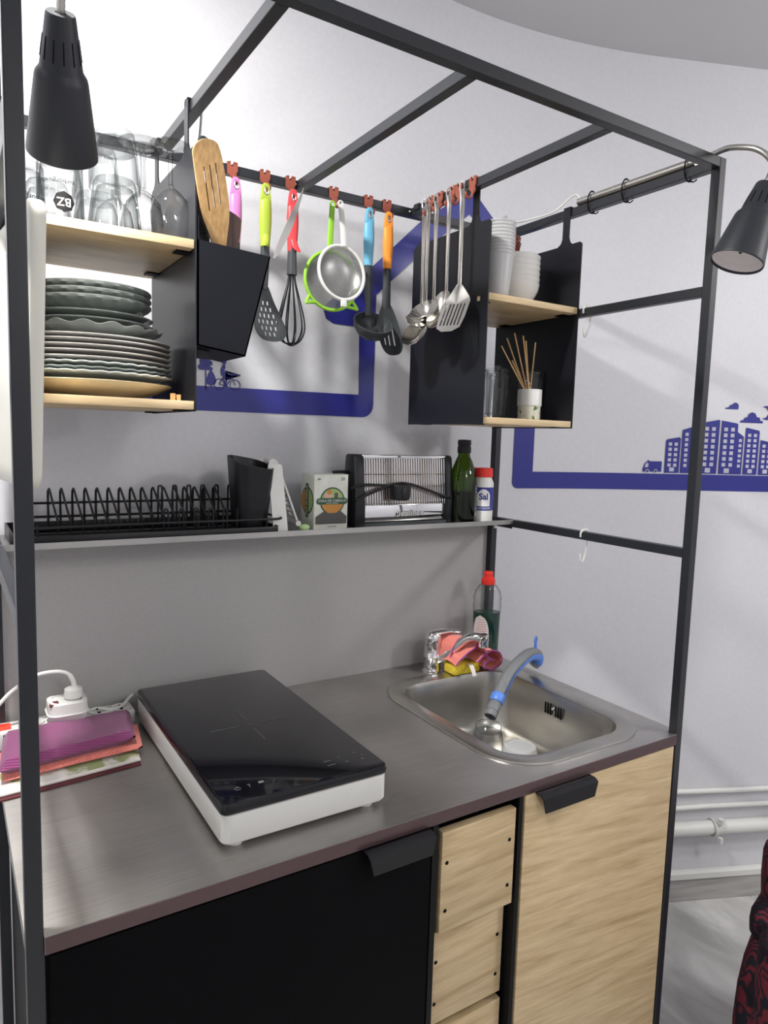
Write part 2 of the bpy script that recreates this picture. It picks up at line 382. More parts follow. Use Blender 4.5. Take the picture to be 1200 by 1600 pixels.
prof = [(.001, 0), (.014, 0), (.014, .078), (.001, .078)]
xs2 = [x for x in xs if x > .15]
def wn(x): d = (wy(x+.01)-wy(x-.01))/.02; n = V((d, -1, 0)).normalized(); return n
def along(prof, xs_): return [[V((x, wy(x), 0))+wn(x)*a+V((0, 0, z)) for a, z in prof] for x in xs_]
b.grid(along(prof, xs2), closed_v=True, cap=True)
b.mi = 1; b.grid(along([(.001, .079), (.020, .079), (.020, .097), (.012, .102), (.001, .102)], xs2), closed_v=True, cap=True)
struct('baseboard_back', b, ['skirt', 'white'])
# pipes along the wall
def wpipe(name, z, r, off, wob, label):
    pts = []
    for k in range(60):
        x = .2+2.3*k/59; pts.append(V((x, wy(x), z+wob*math.sin(x*9+z*40)))+wn(x)*off)
    o = obj(name, B().tube(pts, r, 14), 'white'); tag(o, label, 'pipe'); return o
wpipe('wall_pipe', .372, .0085, .011, .002, 'thin white painted pipe, uppermost of the pipes along the wall')
wpipe('wall_pipe', .318, .0085, .011, .002, 'thin white painted pipe running between the upper thin pipe and the thick pipe')
wpipe('wall_pipe', .258, .0225, .028, 0, 'thick white pipe held by a clamp, lowest on the wall above the skirting')
for xx in (.83,):
    n = wn(xx); t_ = V((0, 0, 1)).cross(n); c = V((xx, wy(xx), .258))+n*.028
    b = B(); b.tube([c+(n*math.cos(a)+V((0, 0, 1))*math.sin(a))*.0255 for a in [2*math.pi*k/24 for k in range(24)]], .0035, 6, closed=True, sx=2)
    b.cyl(c-n*.028, c-n*.02, .008); b.box(c.x-.008, c.x+.008, c.y-.034, c.y-.018, .28, .298); b.box(c.x-.006, c.x+.006, c.y-.034, c.y-.022, .218, .236)
    tag(obj('pipe_clamp', b, 'white'), 'white plastic clamp around the thick wall pipe', 'clamp')
# ---------------------------------------------------------------- wall decals
def decal(name, polys, mats, label=None, parent=None, off=.0012):
    """polys: list of (mat_index, lift, [(x,z)...])"""
    t = bmesh.new()
    for mi, lift, P in polys:
        vs_ = [t.verts.new((x, lift, z)) for x, z in P]; f = t.faces.new(vs_); f.material_index = mi
    # slice along x so that long pieces follow the bend of the wall
    xsb = [v.co.x for v in t.verts]; lo, hi = min(xsb), max(xsb)
    x = math.ceil(lo/.03)*.03
    while x < hi and hi-lo > .05:
        if x > -.15: bmesh.ops.bisect_plane(t, geom=t.verts[:]+t.edges[:]+t.faces[:], plane_co=(x, 0, 0), plane_no=(1, 0, 0))
        x += .03
    for v in t.verts:
        lift = v.co.y; n = wn(v.co.x); v.co = V((v.co.x, wy(v.co.x), v.co.z))+n*(off+lift)
    r = bmesh.ops.extrude_face_region(t, geom=t.faces[:])
    for e in r['geom']:
        if isinstance(e, bmesh.types.BMVert): e.co += wn(e.co.x)*.0004
    o = obj(name, t, mats, parent=parent, smooth=False)
    return o
P = [(-1.5, 1.506), (-.318, 1.514)]
Lb = [(-1.5, 1.506), (-.345, 1.512)]+[(-.345+.031*math.sin(a), 1.543-.031*math.cos(a)) for a in [math.radians(15*k) for k in range(1, 7)]]+[(-.314, 1.735), (-.36, 1.735), (-.356, 1.566), (-1.5, 1.556)]
# roof slopes
roof = [(-.36, 1.735), (-.314, 1.735), (-.314, 1.78), (-.356, 1.78), (-.036, 2.04), (.30, 1.74), (.42, 1.735), (.42, 1.79), (-.036, 2.108), (-.44, 1.77)]
roofL = [(-.314, 1.732), (-.314, 1.815), (-.036, 2.045), (-.036, 2.108), (-.19, 2.005), (-.32, 1.882), (-.452, 1.768), (-.448, 1.742), (-.43, 1.73)]
roofL = [(-.314, 1.7), (-.30, 1.825), (-.19, 1.925), (-.10, 2.02), (-.038, 2.042), (-.036, 2.112), (-.05, 2.110), (-.19, 2.005), (-.32, 1.882), (-.447, 1.775), (-.457, 1.757), (-.45, 1.738), (-.43, 1.729), (-.362, 1.728)]
o = decal('wall_decal', [(0, 0, Lb)], ['blue']); tag(o, 'blue vinyl band around the lower left of the house outline, under the hanging utensils', 'wall decal')
roofL = [(-.357, 1.728), (-.314, 1.70), (-.314, 1.81), (-.19, 1.925), (-.036, 2.052), (-.036, 2.112), (-.19, 2.005), (-.32, 1.882), (-.447, 1.775), (-.457, 1.757), (-.45, 1.738), (-.43, 1.729)]
roofR = [(-.036, 2.052), (.14, 1.89), (.14, 1.74), (.205, 1.74), (.205, 1.905), (-.026, 2.112), (-.036, 2.112)]
o = decal('wall_decal', [(0, .0001, roofL), (0, .0001, roofR)], ['blue']); tag(o, 'blue vinyl roof-shaped band rising to a peak behind the steel utensils', 'wall decal')
x0, x1 = .140, .205
Rb = [(x0, 1.76), (x0, 1.345)]+[(x0+.018-.018*math.cos(a), 1.349-.018*math.sin(a)) for a in [math.radians(18*k) for k in range(1, 6)]]+[(2.2, 1.333), (2.2, 1.384), (x1, 1.379), (x1, 1.76)]
o = decal('wall_decal', [(0, 0, Rb)], ['blue']); tag(o, 'blue vinyl L-shaped band running right along the bend of the wall', 'wall decal')
def bld(P, wins, rnd=False):
    out = [(0, 0, P)]
    for x, z, ww, hh in wins:
        out.append((1, .0006, circ(x, z, ww*.55, 10) if rnd and hh < .008 else [(x-ww/2, z-hh/2), (x+ww/2, z-hh/2), (x+ww/2, z+hh/2), (x-ww/2, z+hh/2)]))
    return out
def wins(xc, dx, z0, n, dz, ww, cols=2): return [(xc+(c-(cols-1)/2)*dx, z0+k*dz, ww, ww) for k in range(n) for c in range(cols)]
sky = thing('skyline_decal', 'blue vinyl skyline of tower blocks standing on the wall band', 'wall decal', (0, 0, 0))
zb = 1.3835
T_ = [([(.609, zb), (.609, 1.480), (.613, 1.484), (.648, 1.491), (.652, 1.487), (.652, zb)], wins(.630, .017, 1.407, 5, .0157, .0095)+[(.630, 1.394, .014, .012)], True),
      ([(.656, zb), (.656, 1.513), (.705, 1.530), (.705, zb)], wins(.669, .02, 1.407, 7, .0155, .0095, 1)+wins(.689, .02, 1.407, 7, .0155, .0095, 1), False),
      ([(.709, zb), (.712, 1.536), (.764, 1.547), (.766, 1.545), (.766, zb)], wins(.738, .021, 1.412, 7, .0178, .011)+[(.738, 1.394, .016, .014)], False),
      ([(.772, zb), (.772, 1.545), (.818, 1.538), (.822, 1.534), (.822, zb)], wins(.796, .021, 1.412, 7, .0178, .011)+[(.796, 1.394, .016, .014)], False),
      ([(.822, zb), (.822, 1.512), (.840, 1.500), (.842, 1.496), (.842, zb)], wins(.832, .02, 1.409, 6, .0155, .009, 1), False),
      ([(.847, zb), (.847, 1.524), (.850, 1.526), (.888, 1.518), (.890, 1.515), (.890, zb)], wins(.868, .018, 1.409, 7, .0157, .0095)+[(.868, 1.394, .014, .012)], False),
      ([(.895, zb), (.895, 1.490), (.935, 1.482), (.937, zb)], wins(.915, .017, 1.409, 5, .0157, .0095)+[(.915, 1.394, .014, .012)], True),
      ([(.942, zb), (.942, 1.46), (.99, 1.47), (.99, zb)], wins(.966, .018, 1.409, 4, .0157, .0095), False)]
for P_, ws, rd in T_: decal('building', bld(P_, ws, rd), ['blue', 'lav'], parent=sky, off=.0018)
van = [(0, 0, [(.545, 1.386), (.545, 1.395), (.551, 1.412), (.560, 1.417), (.600, 1.417), (.600, 1.386)]), (1, .0006, [(.549, 1.399), (.553, 1.411), (.560, 1.411), (.560, 1.399)]),
       (1, .0006, circ(.558, 1.388, .0055, 14)), (0, .0012, circ(.558, 1.388, .0035, 12)), (1, .0006, circ(.583, 1.388, .0055, 14)), (0, .0012, circ(.583, 1.388, .0035, 12)), (0, 0, [(.556, 1.417), (.56, 1.421), (.564, 1.417)])]
tag(decal('van_decal', van, ['blue', 'lav'], off=.002), 'small blue vinyl delivery van driving towards the skyline', 'wall decal')
def cloud(cx, cz, s, lab):
    P_ = [(-1, 0), (-.92, .18), (-.7, .22), (-.62, .42), (-.38, .46), (-.28, .75), (.0, .9), (.28, .8), (.42, .5), (.68, .46), (.74, .22), (.95, .18), (1, 0)]
    return tag(decal('cloud_decal', [(0, 0, [(cx+a*s, cz+b_*s) for a, b_ in P_])], ['blue']), lab, 'wall decal')
cloud(.862, 1.541, .036, 'larger blue vinyl cloud over the skyline')
P_ = [(.779, 1.580), (.780, 1.584), (.788, 1.585), (.793, 1.592), (.799, 1.594), (.805, 1.600), (.814, 1.599), (.819, 1.592), (.818, 1.580)]
tag(decal('cloud_decal', [(0, 0, P_)], ['blue']), 'smaller blue vinyl cloud, higher and nearer the black post', 'wall decal')
P_ = [(.893, 1.591), (.905, 1.594), (.93, 1.588), (.95, 1.57), (.93, 1.555), (.905, 1.551), (.893, 1.556), (.905, 1.558), (.915, 1.573), (.905, 1.587)]
tag(decal('bird_decal', [(0, 0, P_)], ['blue']), 'blue vinyl bird shape cut by the right edge, above the clouds', 'wall decal')
P_ = [(-.739, 1.556), (-.739, 1.597), (-.752, 1.597), (-.756, 1.603), (-.750, 1.610), (-.752, 1.618), (-.744, 1.622), (-.742, 1.632), (-.734, 1.634), (-.730, 1.627), (-.732, 1.620), (-.724, 1.616), (-.723, 1.609), (-.729, 1.606), (-.722, 1.602), (-.724, 1.597), (-.7365, 1.597), (-.7365, 1.556)]
tag(decal('tree_decal', [(0, 0, P_)], ['blue']), 'blue vinyl round-crowned tree left of the pointed one', 'wall decal')
P_ = [(-.7275, 1.556), (-.7275, 1.565), (-.735, 1.567), (-.738, 1.574), (-.733, 1.588), (-.7265, 1.600), (-.719, 1.588), (-.714, 1.575), (-.717, 1.568), (-.7245, 1.565), (-.7245, 1.556)]
tag(decal('tree_decal', [(0, .0001, P_)], ['blue']), 'blue vinyl pointed tree beside the cyclist', 'wall decal')
cy = thing('cyclist_decal', 'blue vinyl cyclist with flying hair riding a bicycle', 'wall decal', (0, 0, 0))
YW = .0975
b = B()
for cx in (-.708, -.672): b.tube([(cx+.0115*math.cos(a), YW, 1.5685+.0115*math.sin(a)) for a in [2*math.pi*k/28 for k in range(28)]], .0008, 5, closed=True)
for a_, c_ in (((-.708, 1.5685), (-.700, 1.583)), ((-.700, 1.583), (-.680, 1.584)), ((-.680, 1.587), (-.672, 1.5685)), ((-.700, 1.583), (-.692, 1.566)), ((-.692, 1.566), (-.680, 1.584)), ((-.708, 1.5685), (-.692, 1.566)), ((-.683, 1.5895), (-.676, 1.5895))):
    b.cyl((a_[0], YW, a_[1]), (c_[0], YW, c_[1]), .0009, n=6)
obj('bicycle', b, 'blue', parent=cy)
for nm, P_ in (('rider', [(-.704, 1.589), (-.705, 1.600), (-.700, 1.611), (-.6955, 1.612), (-.694, 1.606), (-.697, 1.598), (-.688, 1.5905), (-.660, 1.590), (-.660, 1.592), (-.69, 1.594), (-.695, 1.599), (-.694, 1.588), (-.690, 1.578), (-.692, 1.568), (-.695, 1.567), (-.694, 1.578), (-.700, 1.586)]),
               ('hair', [(-.717, 1.618), (-.706, 1.620), (-.700, 1.613), (-.694, 1.612), (-.692, 1.618), (-.696, 1.624), (-.706, 1.624)]),
               ('shoe', [(-.697, 1.563), (-.688, 1.563), (-.688, 1.5655), (-.697, 1.567)])):
    decal(nm, [(0, .0005, P_)], ['blue'], parent=cy)
# ================================================================ FRAME
fr = thing('kitchen_rack', 'black square-tube metal frame standing round the mini kitchen', 'frame', (-W/2, -D/2, 0))
def fpart(name, *bx, m='frame'):
    b = B()
    for q in bx: b.box(*q, bev=.0012)
    return obj(name, b, m, parent=fr, world=True, smooth=False)
fpart('post', (-S, 0, -D, -D+S, 0, H)); fpart('post', (-W, -W+S, -D, -D+S, 0, H))
fpart('post', (-S, 0, YB-S, YB, 0, H)); fpart('post', (-W, -W+S, YB-S, YB, 0, H))
fpart('top_rail', (-W+S, -S, -D, -D+S, H-S, H)); fpart('top_rail', (-W+S, -S, YB-S, YB, H-S, H))
fpart('top_rail', (-S, 0, -D+S, YB-S, H-S, H)); fpart('top_rail', (-W, -W+S, -D+S, YB-S, H-S, H))
for x in (X1, X2, X3): fpart('cross_bar', (x-S/2, x+S/2, -D+S, YB-S, H-S, H))
for xx in (-S, -W):
    for z in (Z1, Z2): fpart('side_rail', (xx, xx+S, -D+S, YB-S, z-S, z))
fpart('side_rail', (-S, 0, -D+S, YB-S, .05, .05+S)); fpart('side_rail', (-W, -W+S, -D+S, YB-S, .05, .05+S))
for p in ((X2-.013, YB-S-.001, H-.009), (X3-.013, YB-S-.001, H-.009), (X1-.013, YB-S-.001, H-.009)): obj('screw', B().sphere(p, .003), 'silver', parent=fr, world=True)
# splash panel behind the worktop
tag(obj('splash_panel', B().box(-W+S-.01, -.008, -.0085, -.002, ZC-.06, Z2-.02), 'panel'), 'pale grey splashback panel between worktop and metal shelf', 'splashback')
# ================================================================ WORKTOP
TH = .0206
SX0, SX1, SY0, SY1 = -.418, -.036, -.572, -.098
hx0, hx1, hy0, hy1 = SX0+.037, SX1-.037, SY0+.037, SY1-.037
wt = thing('worktop', 'brushed stainless steel worktop holding sink and hob', 'worktop', (-W/2, -D/2, ZC-TH))
b = B()
ys = [-D-.0005, -D+.0006, hy0, hy1, -.0095]
outer = [(-W+S+.0005, -D-.0008), (-S-.0005, -D-.0008), (-S-.0005, -D+S+.0006), (0, -D+S+.0006), (0, YB-S-.0006), (-S-.0005, YB-S-.0006), (-S-.0005, -.0095), (-W+S+.0005, -.0095), (-W+S+.0005, YB-S-.0006), (-W, YB-S-.0006), (-W, -D+S+.0006), (-W+S+.0005, -D+S+.0006)]
b.xy(outer, ZC-TH, ZC, holes=[[(hx0, hy0), (hx1, hy0), (hx1, hy1), (hx0, hy1)]])
for f in b.bm.faces: pass
obj('top_sheet', b, 'steel', parent=wt, world=True, smooth=False)
# front edge strip in dark reddish finish
MT['edge'] = mat('worktop_edge', (.11, .07, .075), .22, .6)
obj('front_edge', B().box(-W+S+.001, -S-.001, -D-.0022, -D-.0008, ZC-TH, ZC-.0012), 'edge', parent=wt, world=True, label='dark burgundy front edge')
# ================================================================ SINK
sk = thing('kitchen_sink', 'rectangular stainless steel inset sink with wide rounded rim', 'sink', ((SX0+SX1)/2, (SY0+SY1)/2, ZC))
def loop(x0, x1, y0, y1, r, z, n=9): return [V((x, y, z)) for x, y in rr(x0, x1, y0, y1, r, n)]
b = B(); bx = (SX0, SX1, SY0, SY1)
def ins(d, r, z): return loop(SX0+d, SX1-d, SY0+d, SY1-d, r, z)
rows = [ins(-.001, .106, ZC+.0004), ins(0, .105, ZC+.0035), ins(.006, .100, ZC+.005), ins(.030, .078, ZC+.0035), ins(.036, .07, ZC+.001), ins(.040, .062, ZC-.008), ins(.045, .06, ZC-.06), ins(.050, .06, ZC-.118), ins(.062, .055, ZC-.137), ins(.085, .045, ZC-.146), ins(.13, .03, ZC-.148)]
b.grid(rows, closed_v=True); b.bm.faces.new([v for v in b.bm.verts][-len(rows[0]):])
obj('basin', b, 'sink', parent=sk, world=True)
b = B(); b.lathe([(.0, .002), (.028, .003), (.034, .001)], ((SX0+SX1)/2, -.33, ZC-.148), 24)
obj('drain', b, 'chrome', parent=sk, world=True)
for k in range(7):
    if k == 3: continue
    yy = -.335-.0078*(k-3); obj('overflow_slot', B().box(SX1-.0475, SX1-.0452, yy-.0016, yy+.0016, ZC-.047, ZC-.022), 'ink', parent=sk, world=True)
obj('overflow_screw', B().sphere((SX1-.0465, -.335, ZC-.030), .004), 'chrome', parent=sk, world=True)
# ================================================================ LOWER CABINETS
def handle(b, x0, x1, z):
    # folded plate gripping the top edge of the door
    P_ = [(-.6005, z+.0005), (-.613, z+.0005), (-.621, z-.004), (-.621, z-.030), (-.6185, z-.030), (-.6185, z-.006), (-.612, z-.002), (-.6005, z-.002)]
    r = .010
    t = B(); t.yz(P_, x0, x1)
    for v in t.bm.verts:
        if v.co.z < z-.02: v.co.x += r*.7 if v.co.x < (x0+x1)/2 else -r*.7
    b.add(t.bm)
cb = thing('base_cabinet', 'black base cabinet with plain black door under the hob', 'cabinet', (-.87, -.3, 0))
obj('carcass', B().box(-W+S+.002, -.609, -D+.018, -.03, .07, ZC-TH-.001).box(-.607, -.597, -D+.001, -.03, .05, ZC-TH-.001), 'cabblack', parent=cb, world=True, smooth=False)
d = obj('door', B().box(-W+S+.006, -.6105, -D-.0005, -D+.016, .09, ZC-.0245, bev=.001), 'door', parent=cb, world=True)
b = B(); handle(b, -.732, -.616, ZC-.0235); obj('handle', b, 'blackpl', parent=d, world=True, root=cb)
cb2 = thing('drawer_unit', 'narrow black drawer unit with handleless oak fronts', 'cabinet', (-.515, -.3, 0))
obj('carcass', B().box(-.430, -.422, -D+.001, -.03, .05, ZC-TH-.001).box(-.5965, -.4305, -.5, -.03, .05, ZC-.12).box(-.5965, -.4305, -.62+.03, -.57, .05, .07).box(-.5965, -.4305, -.5, -.03, ZC-.12, ZC-TH-.02), 'cabblack', parent=cb2, world=True, smooth=False)
for (z0, z1_, yo) in ((.693, .861, 0), (.520, .681, .018), (.350, .508, .016), (.18, .340, .016)):
    x0_, x1_ = (-.589, -.4375)
    dr = obj('drawer', B().box(x0_, x1_, -D+yo, -D+yo+.014, z0, z1_, bev=.0008), 'oak2', parent=cb2, world=True)
    for xx in (x0_+.010, x1_-.012):
        for zz in (z0+.036, z1_-.052): obj('screw_hole', B().cyl((xx, -D+yo-.0006, zz), (xx, -D+yo+.004, zz), .0032, n=14), 'ink', parent=dr, world=True, root=cb2)
cb3 = thing('sink_cabinet', 'base cabinet with tall pale oak door below the sink', 'cabinet', (-.22, -.3, 0))
obj('carcass', B().box(-.4205, -.4135, -D+.02, -.03, .05, ZC-TH-.001).box(-.026, -.0185, -D+.02, -.03, .05, ZC-TH-.001).box(-.4135, -.026, -.05, -.03, .05, .72).box(-.4135, -.026, -D+.03, -.05, .05, .07), 'cabblack', parent=cb3, world=True, smooth=False)
d = obj('door', B().box(-.418, -.0235, -D-.0005, -D+.017, .09, ZC-.0235, bev=.0008), 'oak', parent=cb3, world=True, label='pale oak door with diagonal grain')
b = B(); handle(b, -.396, -.264, ZC-.0228); obj('handle', b, 'blackpl', parent=d, world=True, root=cb3, label='black folded edge pull')
# ================================================================ METAL SHELF
sh = thing('metal_shelf', 'narrow grey metal shelf with front lip, fixed between side rails', 'shelf', (-W/2, 0, Z2-.008))
obj('shelf_tray', B().box(-W-.01, 0, -.1055, .085, Z2-.009, Z2-.0075).box(-W-.01, 0, -.1065, -.1045, Z2-.010, Z2+.001), 'shelfsteel', parent=sh, world=True, smooth=False)
obj('bracket', B().box(-.0008-S, -S-.0001, -.104, -.03, Z2-.022, Z2-.009), 'frame', parent=sh, world=True)
b = B(); b.cyl((-.062, -.09, Z2-.020), (-.062, -.09, Z2-.009), .004, n=8); obj('clip', b, 'white', parent=sh, world=True)
# ================================================================ WALL CABINETS (open hanging boxes)
def hook_panel(yf, yb_, zlo, zhi, xa, xb, hooks):
    P_ = [(yf, zlo), (yb_, zlo), (yb_, zhi-.008), (yb_-.008, zhi)]
    for y0, y1, sl in hooks:   # from back to front
        P_ += [(y1+.014, zhi), (y1+.004, zhi+.006), (y1, zhi+.016), (y1, H+.0025), (y0, H+.0025), (y0, zhi+.016), (y0-.003, zhi+.006), (y0-.010, zhi)] if sl else [(y1, zhi), (y1, H+.0025), (y0, H+.0025), (y0, zhi)]
    P_ += [(yf+.006, zhi), (yf, zhi-.006)]
    return B().yz(P_, xa, xb)
def open_unit(xl, xr, label, clipx):
    u = thing('hanging_cabinet', label, 'shelf unit', ((xl+xr)/2, -.14, 1.496), group='hanging open cabinets')
    t = .0022
    for xx, side in ((xl, -1), (xr, 1)):
        b = hook_panel(-.285, -.012, 1.496, 1.905, xx-t/2, xx+t/2, [(-.060, -.040, True), (-.245, -.225, True)])
        for y0, y1 in ((-.060, -.040), (-.245, -.225)):   # strap folded over the bar
            s2 = clipx[0 if side < 0 else 1]
            b.box(min(xx-t/2, s2), max(xx+t/2, s2), y0, y1, H+.0008, H+.0028)
            b.box(s2-.001, s2+.001, y0, y1, H-.010, H+.0028)
        obj('side_panel', b, 'matblack', parent=u, world=True, smooth=False)
    for z in (1.512, 1.762):
        b = B().box(xl+t, xr-t, -.283, -.014, z-.0135, z, bev=.0006)
        obj('shelf', b, 'shelfoak', parent=u, world=True, label='pale oak shelf board')
        for xx, sg in ((xl+t, 1), (xr-t, -1)):
            for yy in (-.25, -.06): obj('bracket', B().box(min(xx, xx+sg*.022), max(xx, xx+sg*.022), yy-.012, yy+.012, z-.0160, z-.0138), 'ink', parent=u, world=True)
    return u
open_unit(-1.139, -.877, 'black and oak hanging open unit with plates, beside the black utensil bin', (-W-.001, X1+S/2+.0015))
open_unit(-.281, -.0205, 'black and oak hanging open unit with white bowls, near the right side rail', (X3-S/2-.0015, .0015))
tag(obj('panel_slot_insert', B().box(-.2826, -.2823, -.2605, -.2515, 1.748, 1.757), 'shelfoak'), 'pale rectangular shelf end showing through the slot in the right unit', 'fitting')
# ================================================================ LAMPS
def lamp(name, label, mouth, axis, L_, on, neckpts, extra=None):
    """axis points from the mouth back to the cap"""
    M = V(mouth); a = V(axis).normalized()
    l = thing(name, label, 'lamp', tuple(M))
    prof = [(.0415, 0), (.0425, .0015), (.0425, .003), (.0302, .56*L_), (.0290, .59*L_), (.0252, .625*L_), (.0240, .64*L_), (.0162, .985*L_), (.0150, L_), (.006, L_), (.006, L_-.004), (.0145, L_-.004), (.0225, .63*L_), (.028, .56*L_), (.0400, .004)]
    b = B(); b.grid([[M+(V((0, 0, 1)).rotation_difference(a) @ V((r*math.cos(2*math.pi*k/40), r*math.sin(2*math.pi*k/40), z))) for k in range(40)] for r, z in prof], closed_u=True, closed_v=True)
    for f in b.bm.faces: f.material_index = 0
    s_ = obj('lamp_shade', b, ['potblack'], parent=l, world=True)
    # white inner lining
    b = B(); q = V((0, 0, 1)).rotation_difference(a)
    b.grid([[M+(q @ V((r*math.cos(2*math.pi*k/40), r*math.sin(2*math.pi*k/40), z))) for k in range(40)] for r, z in (((.0397, .004), (.0275, .55*L_), (.003, .56*L_)) if on else ((.0397, .004), (.0378, .12*L_), (.003, .13*L_)))], closed_v=True)
    obj('shade_lining', b, 'shadein', parent=l, world=True, label='pale inside of the shade')
    b = B()
    for k in range(12):
        an = 2*math.pi*k/12
        p0, p1 = [M+(q @ V((r*math.cos(an), r*math.sin(an), z))) for r, z in ((.0228, .70*L_), (.0193, .85*L_))]
        b.tube([p0, p1], .0008, 5)
    obj('vent_slots', b, 'ink', parent=l, world=True)
    if on:
        b = B(); b.tube([M+(q @ V((0, 0, .55*L_))), M+(q @ V((0, 0, .35*L_)))], [.014, .014], 16); obj('bulb_holder', b, 'white', parent=l, world=True)
    if on: b = B(); bc = M+a*(.024); b.sphere(bc, .0185, n=10); obj('bulb', b, 'bulb', parent=l, world=True)
    if neckpts:
        pts = spline(neckpts, 14); rr_ = [.0046+.0006*(i % 2) for i in range(len(pts))]
        obj('gooseneck', B().tube(pts, rr_, 10), 'silver', parent=l, world=True, label='silver flexible neck')
    if on:
        ld = bpy.data.lights.new('bulb_light', 'POINT'); ld.energy = BULB_POWER; ld.color = (1, .95, .88); ld.shadow_soft_size = .016
        lo = bpy.data.objects.new('bulb_light', ld); C.objects.link(lo); lo.location = M-a*.001
    return l
ml = V((-1.080, -.385, 1.811)); tl = math.radians(42)
al = V((-.129*math.sin(tl), -.992*math.sin(tl), math.cos(tl)))
cap = ml+al*.157
lamp('clamp_lamp', 'black cone lamp, lit, at the upper left beside the front post', ml, al, .157, True,
     [cap-al*.004, cap+al*.03+V((0, 0, .01)), cap+V((-.01, -.02, .10)), cap+V((-.02, .04, .16)), cap+V((-.03, .12, .19)), V((-W+.012, -.36, H+.02))])
mr_ = V((-.104, -.700, 1.7665)); ar = V((.040, -.014, .122)).normalized()
ctop = mr_+ar*.136
rl = lamp('clamp_lamp', 'black cone lamp, unlit, on a silver neck at the right front post', mr_, ar, .136, False,
     [ctop-ar*.004, ctop+ar*.014, V((-.034, -.708, 1.932)), V((-.042, -.700, 1.950)), V((-.048, -.682, 1.965)), V((-.048, -.655, 1.976)), V((-.040, -.628, 1.985)), V((-.022, -.600, 1.993)), V((-.010, -.565, 1.996)), V((-.010, -.541, 1.9955))])
b = B(); b.tube([(-.010, -.545, 1.9945), (-.010, -.258, 1.9955)], .0085, 14); obj('pole', b, 'silver', parent=rl, world=True, label='silver tube lying on the side rail')
for yy in (-.53, -.385, -.295):
    b = B(); pts = [V((-.009+.0155*math.cos(a)*.9, yy, 1.986+.023*math.sin(a))) for a in [2*math.pi*k/20 for k in range(20)]]
    b.tube(pts, .0011, 6, closed=True, sx=1.6)
    b.tube([V((-.012, yy, 1.963)), V((-.004, yy-.008, 1.961)), V((-.001, yy-.013, 1.965))], .0014, 5)
    obj('cable_tie', b, 'ink', parent=rl, world=True)
pts = spline([V((-.010, -.262, 2.0005)), V((-.012, -.252, 2.012)), V((-.014, -.235, 2.010)), V((-.03, -.20, 1.985)), V((-.06, -.15, 1.974)), V((-.10, -.12, 1.962)), V((-.13, -.10, 1.93)), V((-.15, -.04, 1.86)), V((-.15, .05, 1.7))], 8)
tag(obj('lamp_cable', B().tube(pts, .0022, 8), 'whitec'), 'thin white cable curving from the silver lamp tube down behind the bowls', 'cable')
b = B(); t_ = -ar.cross(V((0, 0, 1))).normalized()
dn_ = -ar; ux_ = (RT-ar*RT.dot(ar)).normalized(); uy_ = dn_.cross(ux_)
text(b, 'E14 MAX 7W  CE', .0062, mr_+ar*(.12*.136-.0006)-ux_*.006+uy_*.016, ux_, uy_, .0001)
obj('rating_label', b, 'ink', parent=rl, world=True)
# ================================================================ INDUCTION HOB
HX0, HX1, HY0, HY1 = -.9215, -.6575, -.548, -.048
hob = thing('induction_hob', 'portable induction hob with black glass top and white body', 'hob', ((HX0+HX1)/2, (HY0+HY1)/2, ZC))
b = B(); b.grid([loop(HX0+d, HX1-d, HY0+d, HY1-d, r, z) for d, r, z in ((.012, .006, ZC+.007), (.004, .012, ZC+.008), (.001, .014, ZC+.012), (.001, .014, ZC+.0505), (.004, .012, ZC+.0515))], closed_v=True, cap=True)
obj('body', b, 'white', parent=hob, world=True)
b = B(); b.grid([loop(HX0+d, HX1-d, HY0+d, HY1-d, r, z, 5) for d, r, z in ((.003, .010, ZC+.0516), (.0005, .011, ZC+.053), (0, .011, ZC+.059), (.002, .010, ZC+.0645), (.0035, .009, ZC+.065))], closed_v=True, cap=True)
obj('glass_top', b, 'hobglass', parent=hob, world=True)
for xx in (HX0+.025, HX1-.03):
    for yy in (HY0+.02, HY1-.03): obj('foot', B().lathe([(.010, ZC+.0002), (.012, ZC+.003), (.013, ZC+.008)], (xx, yy, 0), 18), 'white', parent=hob, world=True)
zt = ZC+.0652; hx, hy = -.789, -.307
b = B(); lw_ = .0006
for q in ((hx-.068, hx-.018, hy-lw_, hy+lw_), (hx+.018, hx+.068, hy-lw_, hy+lw_), (hx-lw_, hx+lw_, hy-.068, hy-.018), (hx-lw_, hx+lw_, hy+.018, hy+.068)): b.box(*q, zt, zt+.0002)
b.cyl((hx, hy, zt), (hx, hy, zt+.0002), .0016)
obj('cooking_zone_mark', b, 'hobmark', parent=hob, world=True)
def ring(b, c, r, w_=.0004): b.tube([V((c[0]+r*math.cos(a), c[1]+r*math.sin(a), zt)) for a in [2*math.pi*k/18 for k in range(18)]], w_, 4, closed=True)
def sym(b): obj('touch_symbol', b, 'hobmark', parent=hob, world=True)
b = B(); ring(b, (-.885, -.507), .004); b.box(-.8853, -.8847, -.507, -.502, zt, zt+.0003); sym(b)
b = B(); b.box(-.868, -.867, -.511, -.503, zt, zt+.0003); b.box(-.870, -.865, -.504, -.503, zt, zt+.0003); sym(b)
sym(B().box(-.853, -.845, -.508, -.502, zt, zt+.0003))
for yy in (-.508, -.494): sym(B().box(-.742, -.729, yy, yy+.0012, zt, zt+.0003))
for xx, yy in ((-.716, -.489), (-.712, -.509), (-.688, -.487), (-.686, -.512), (-.680, -.500)):
    b = B(); b.box(xx, xx+.004, yy, yy+.0008, zt, zt+.0003); b.box(xx+.0016, xx+.0024, yy-.0016, yy+.0024, zt, zt+.0003); sym(b)
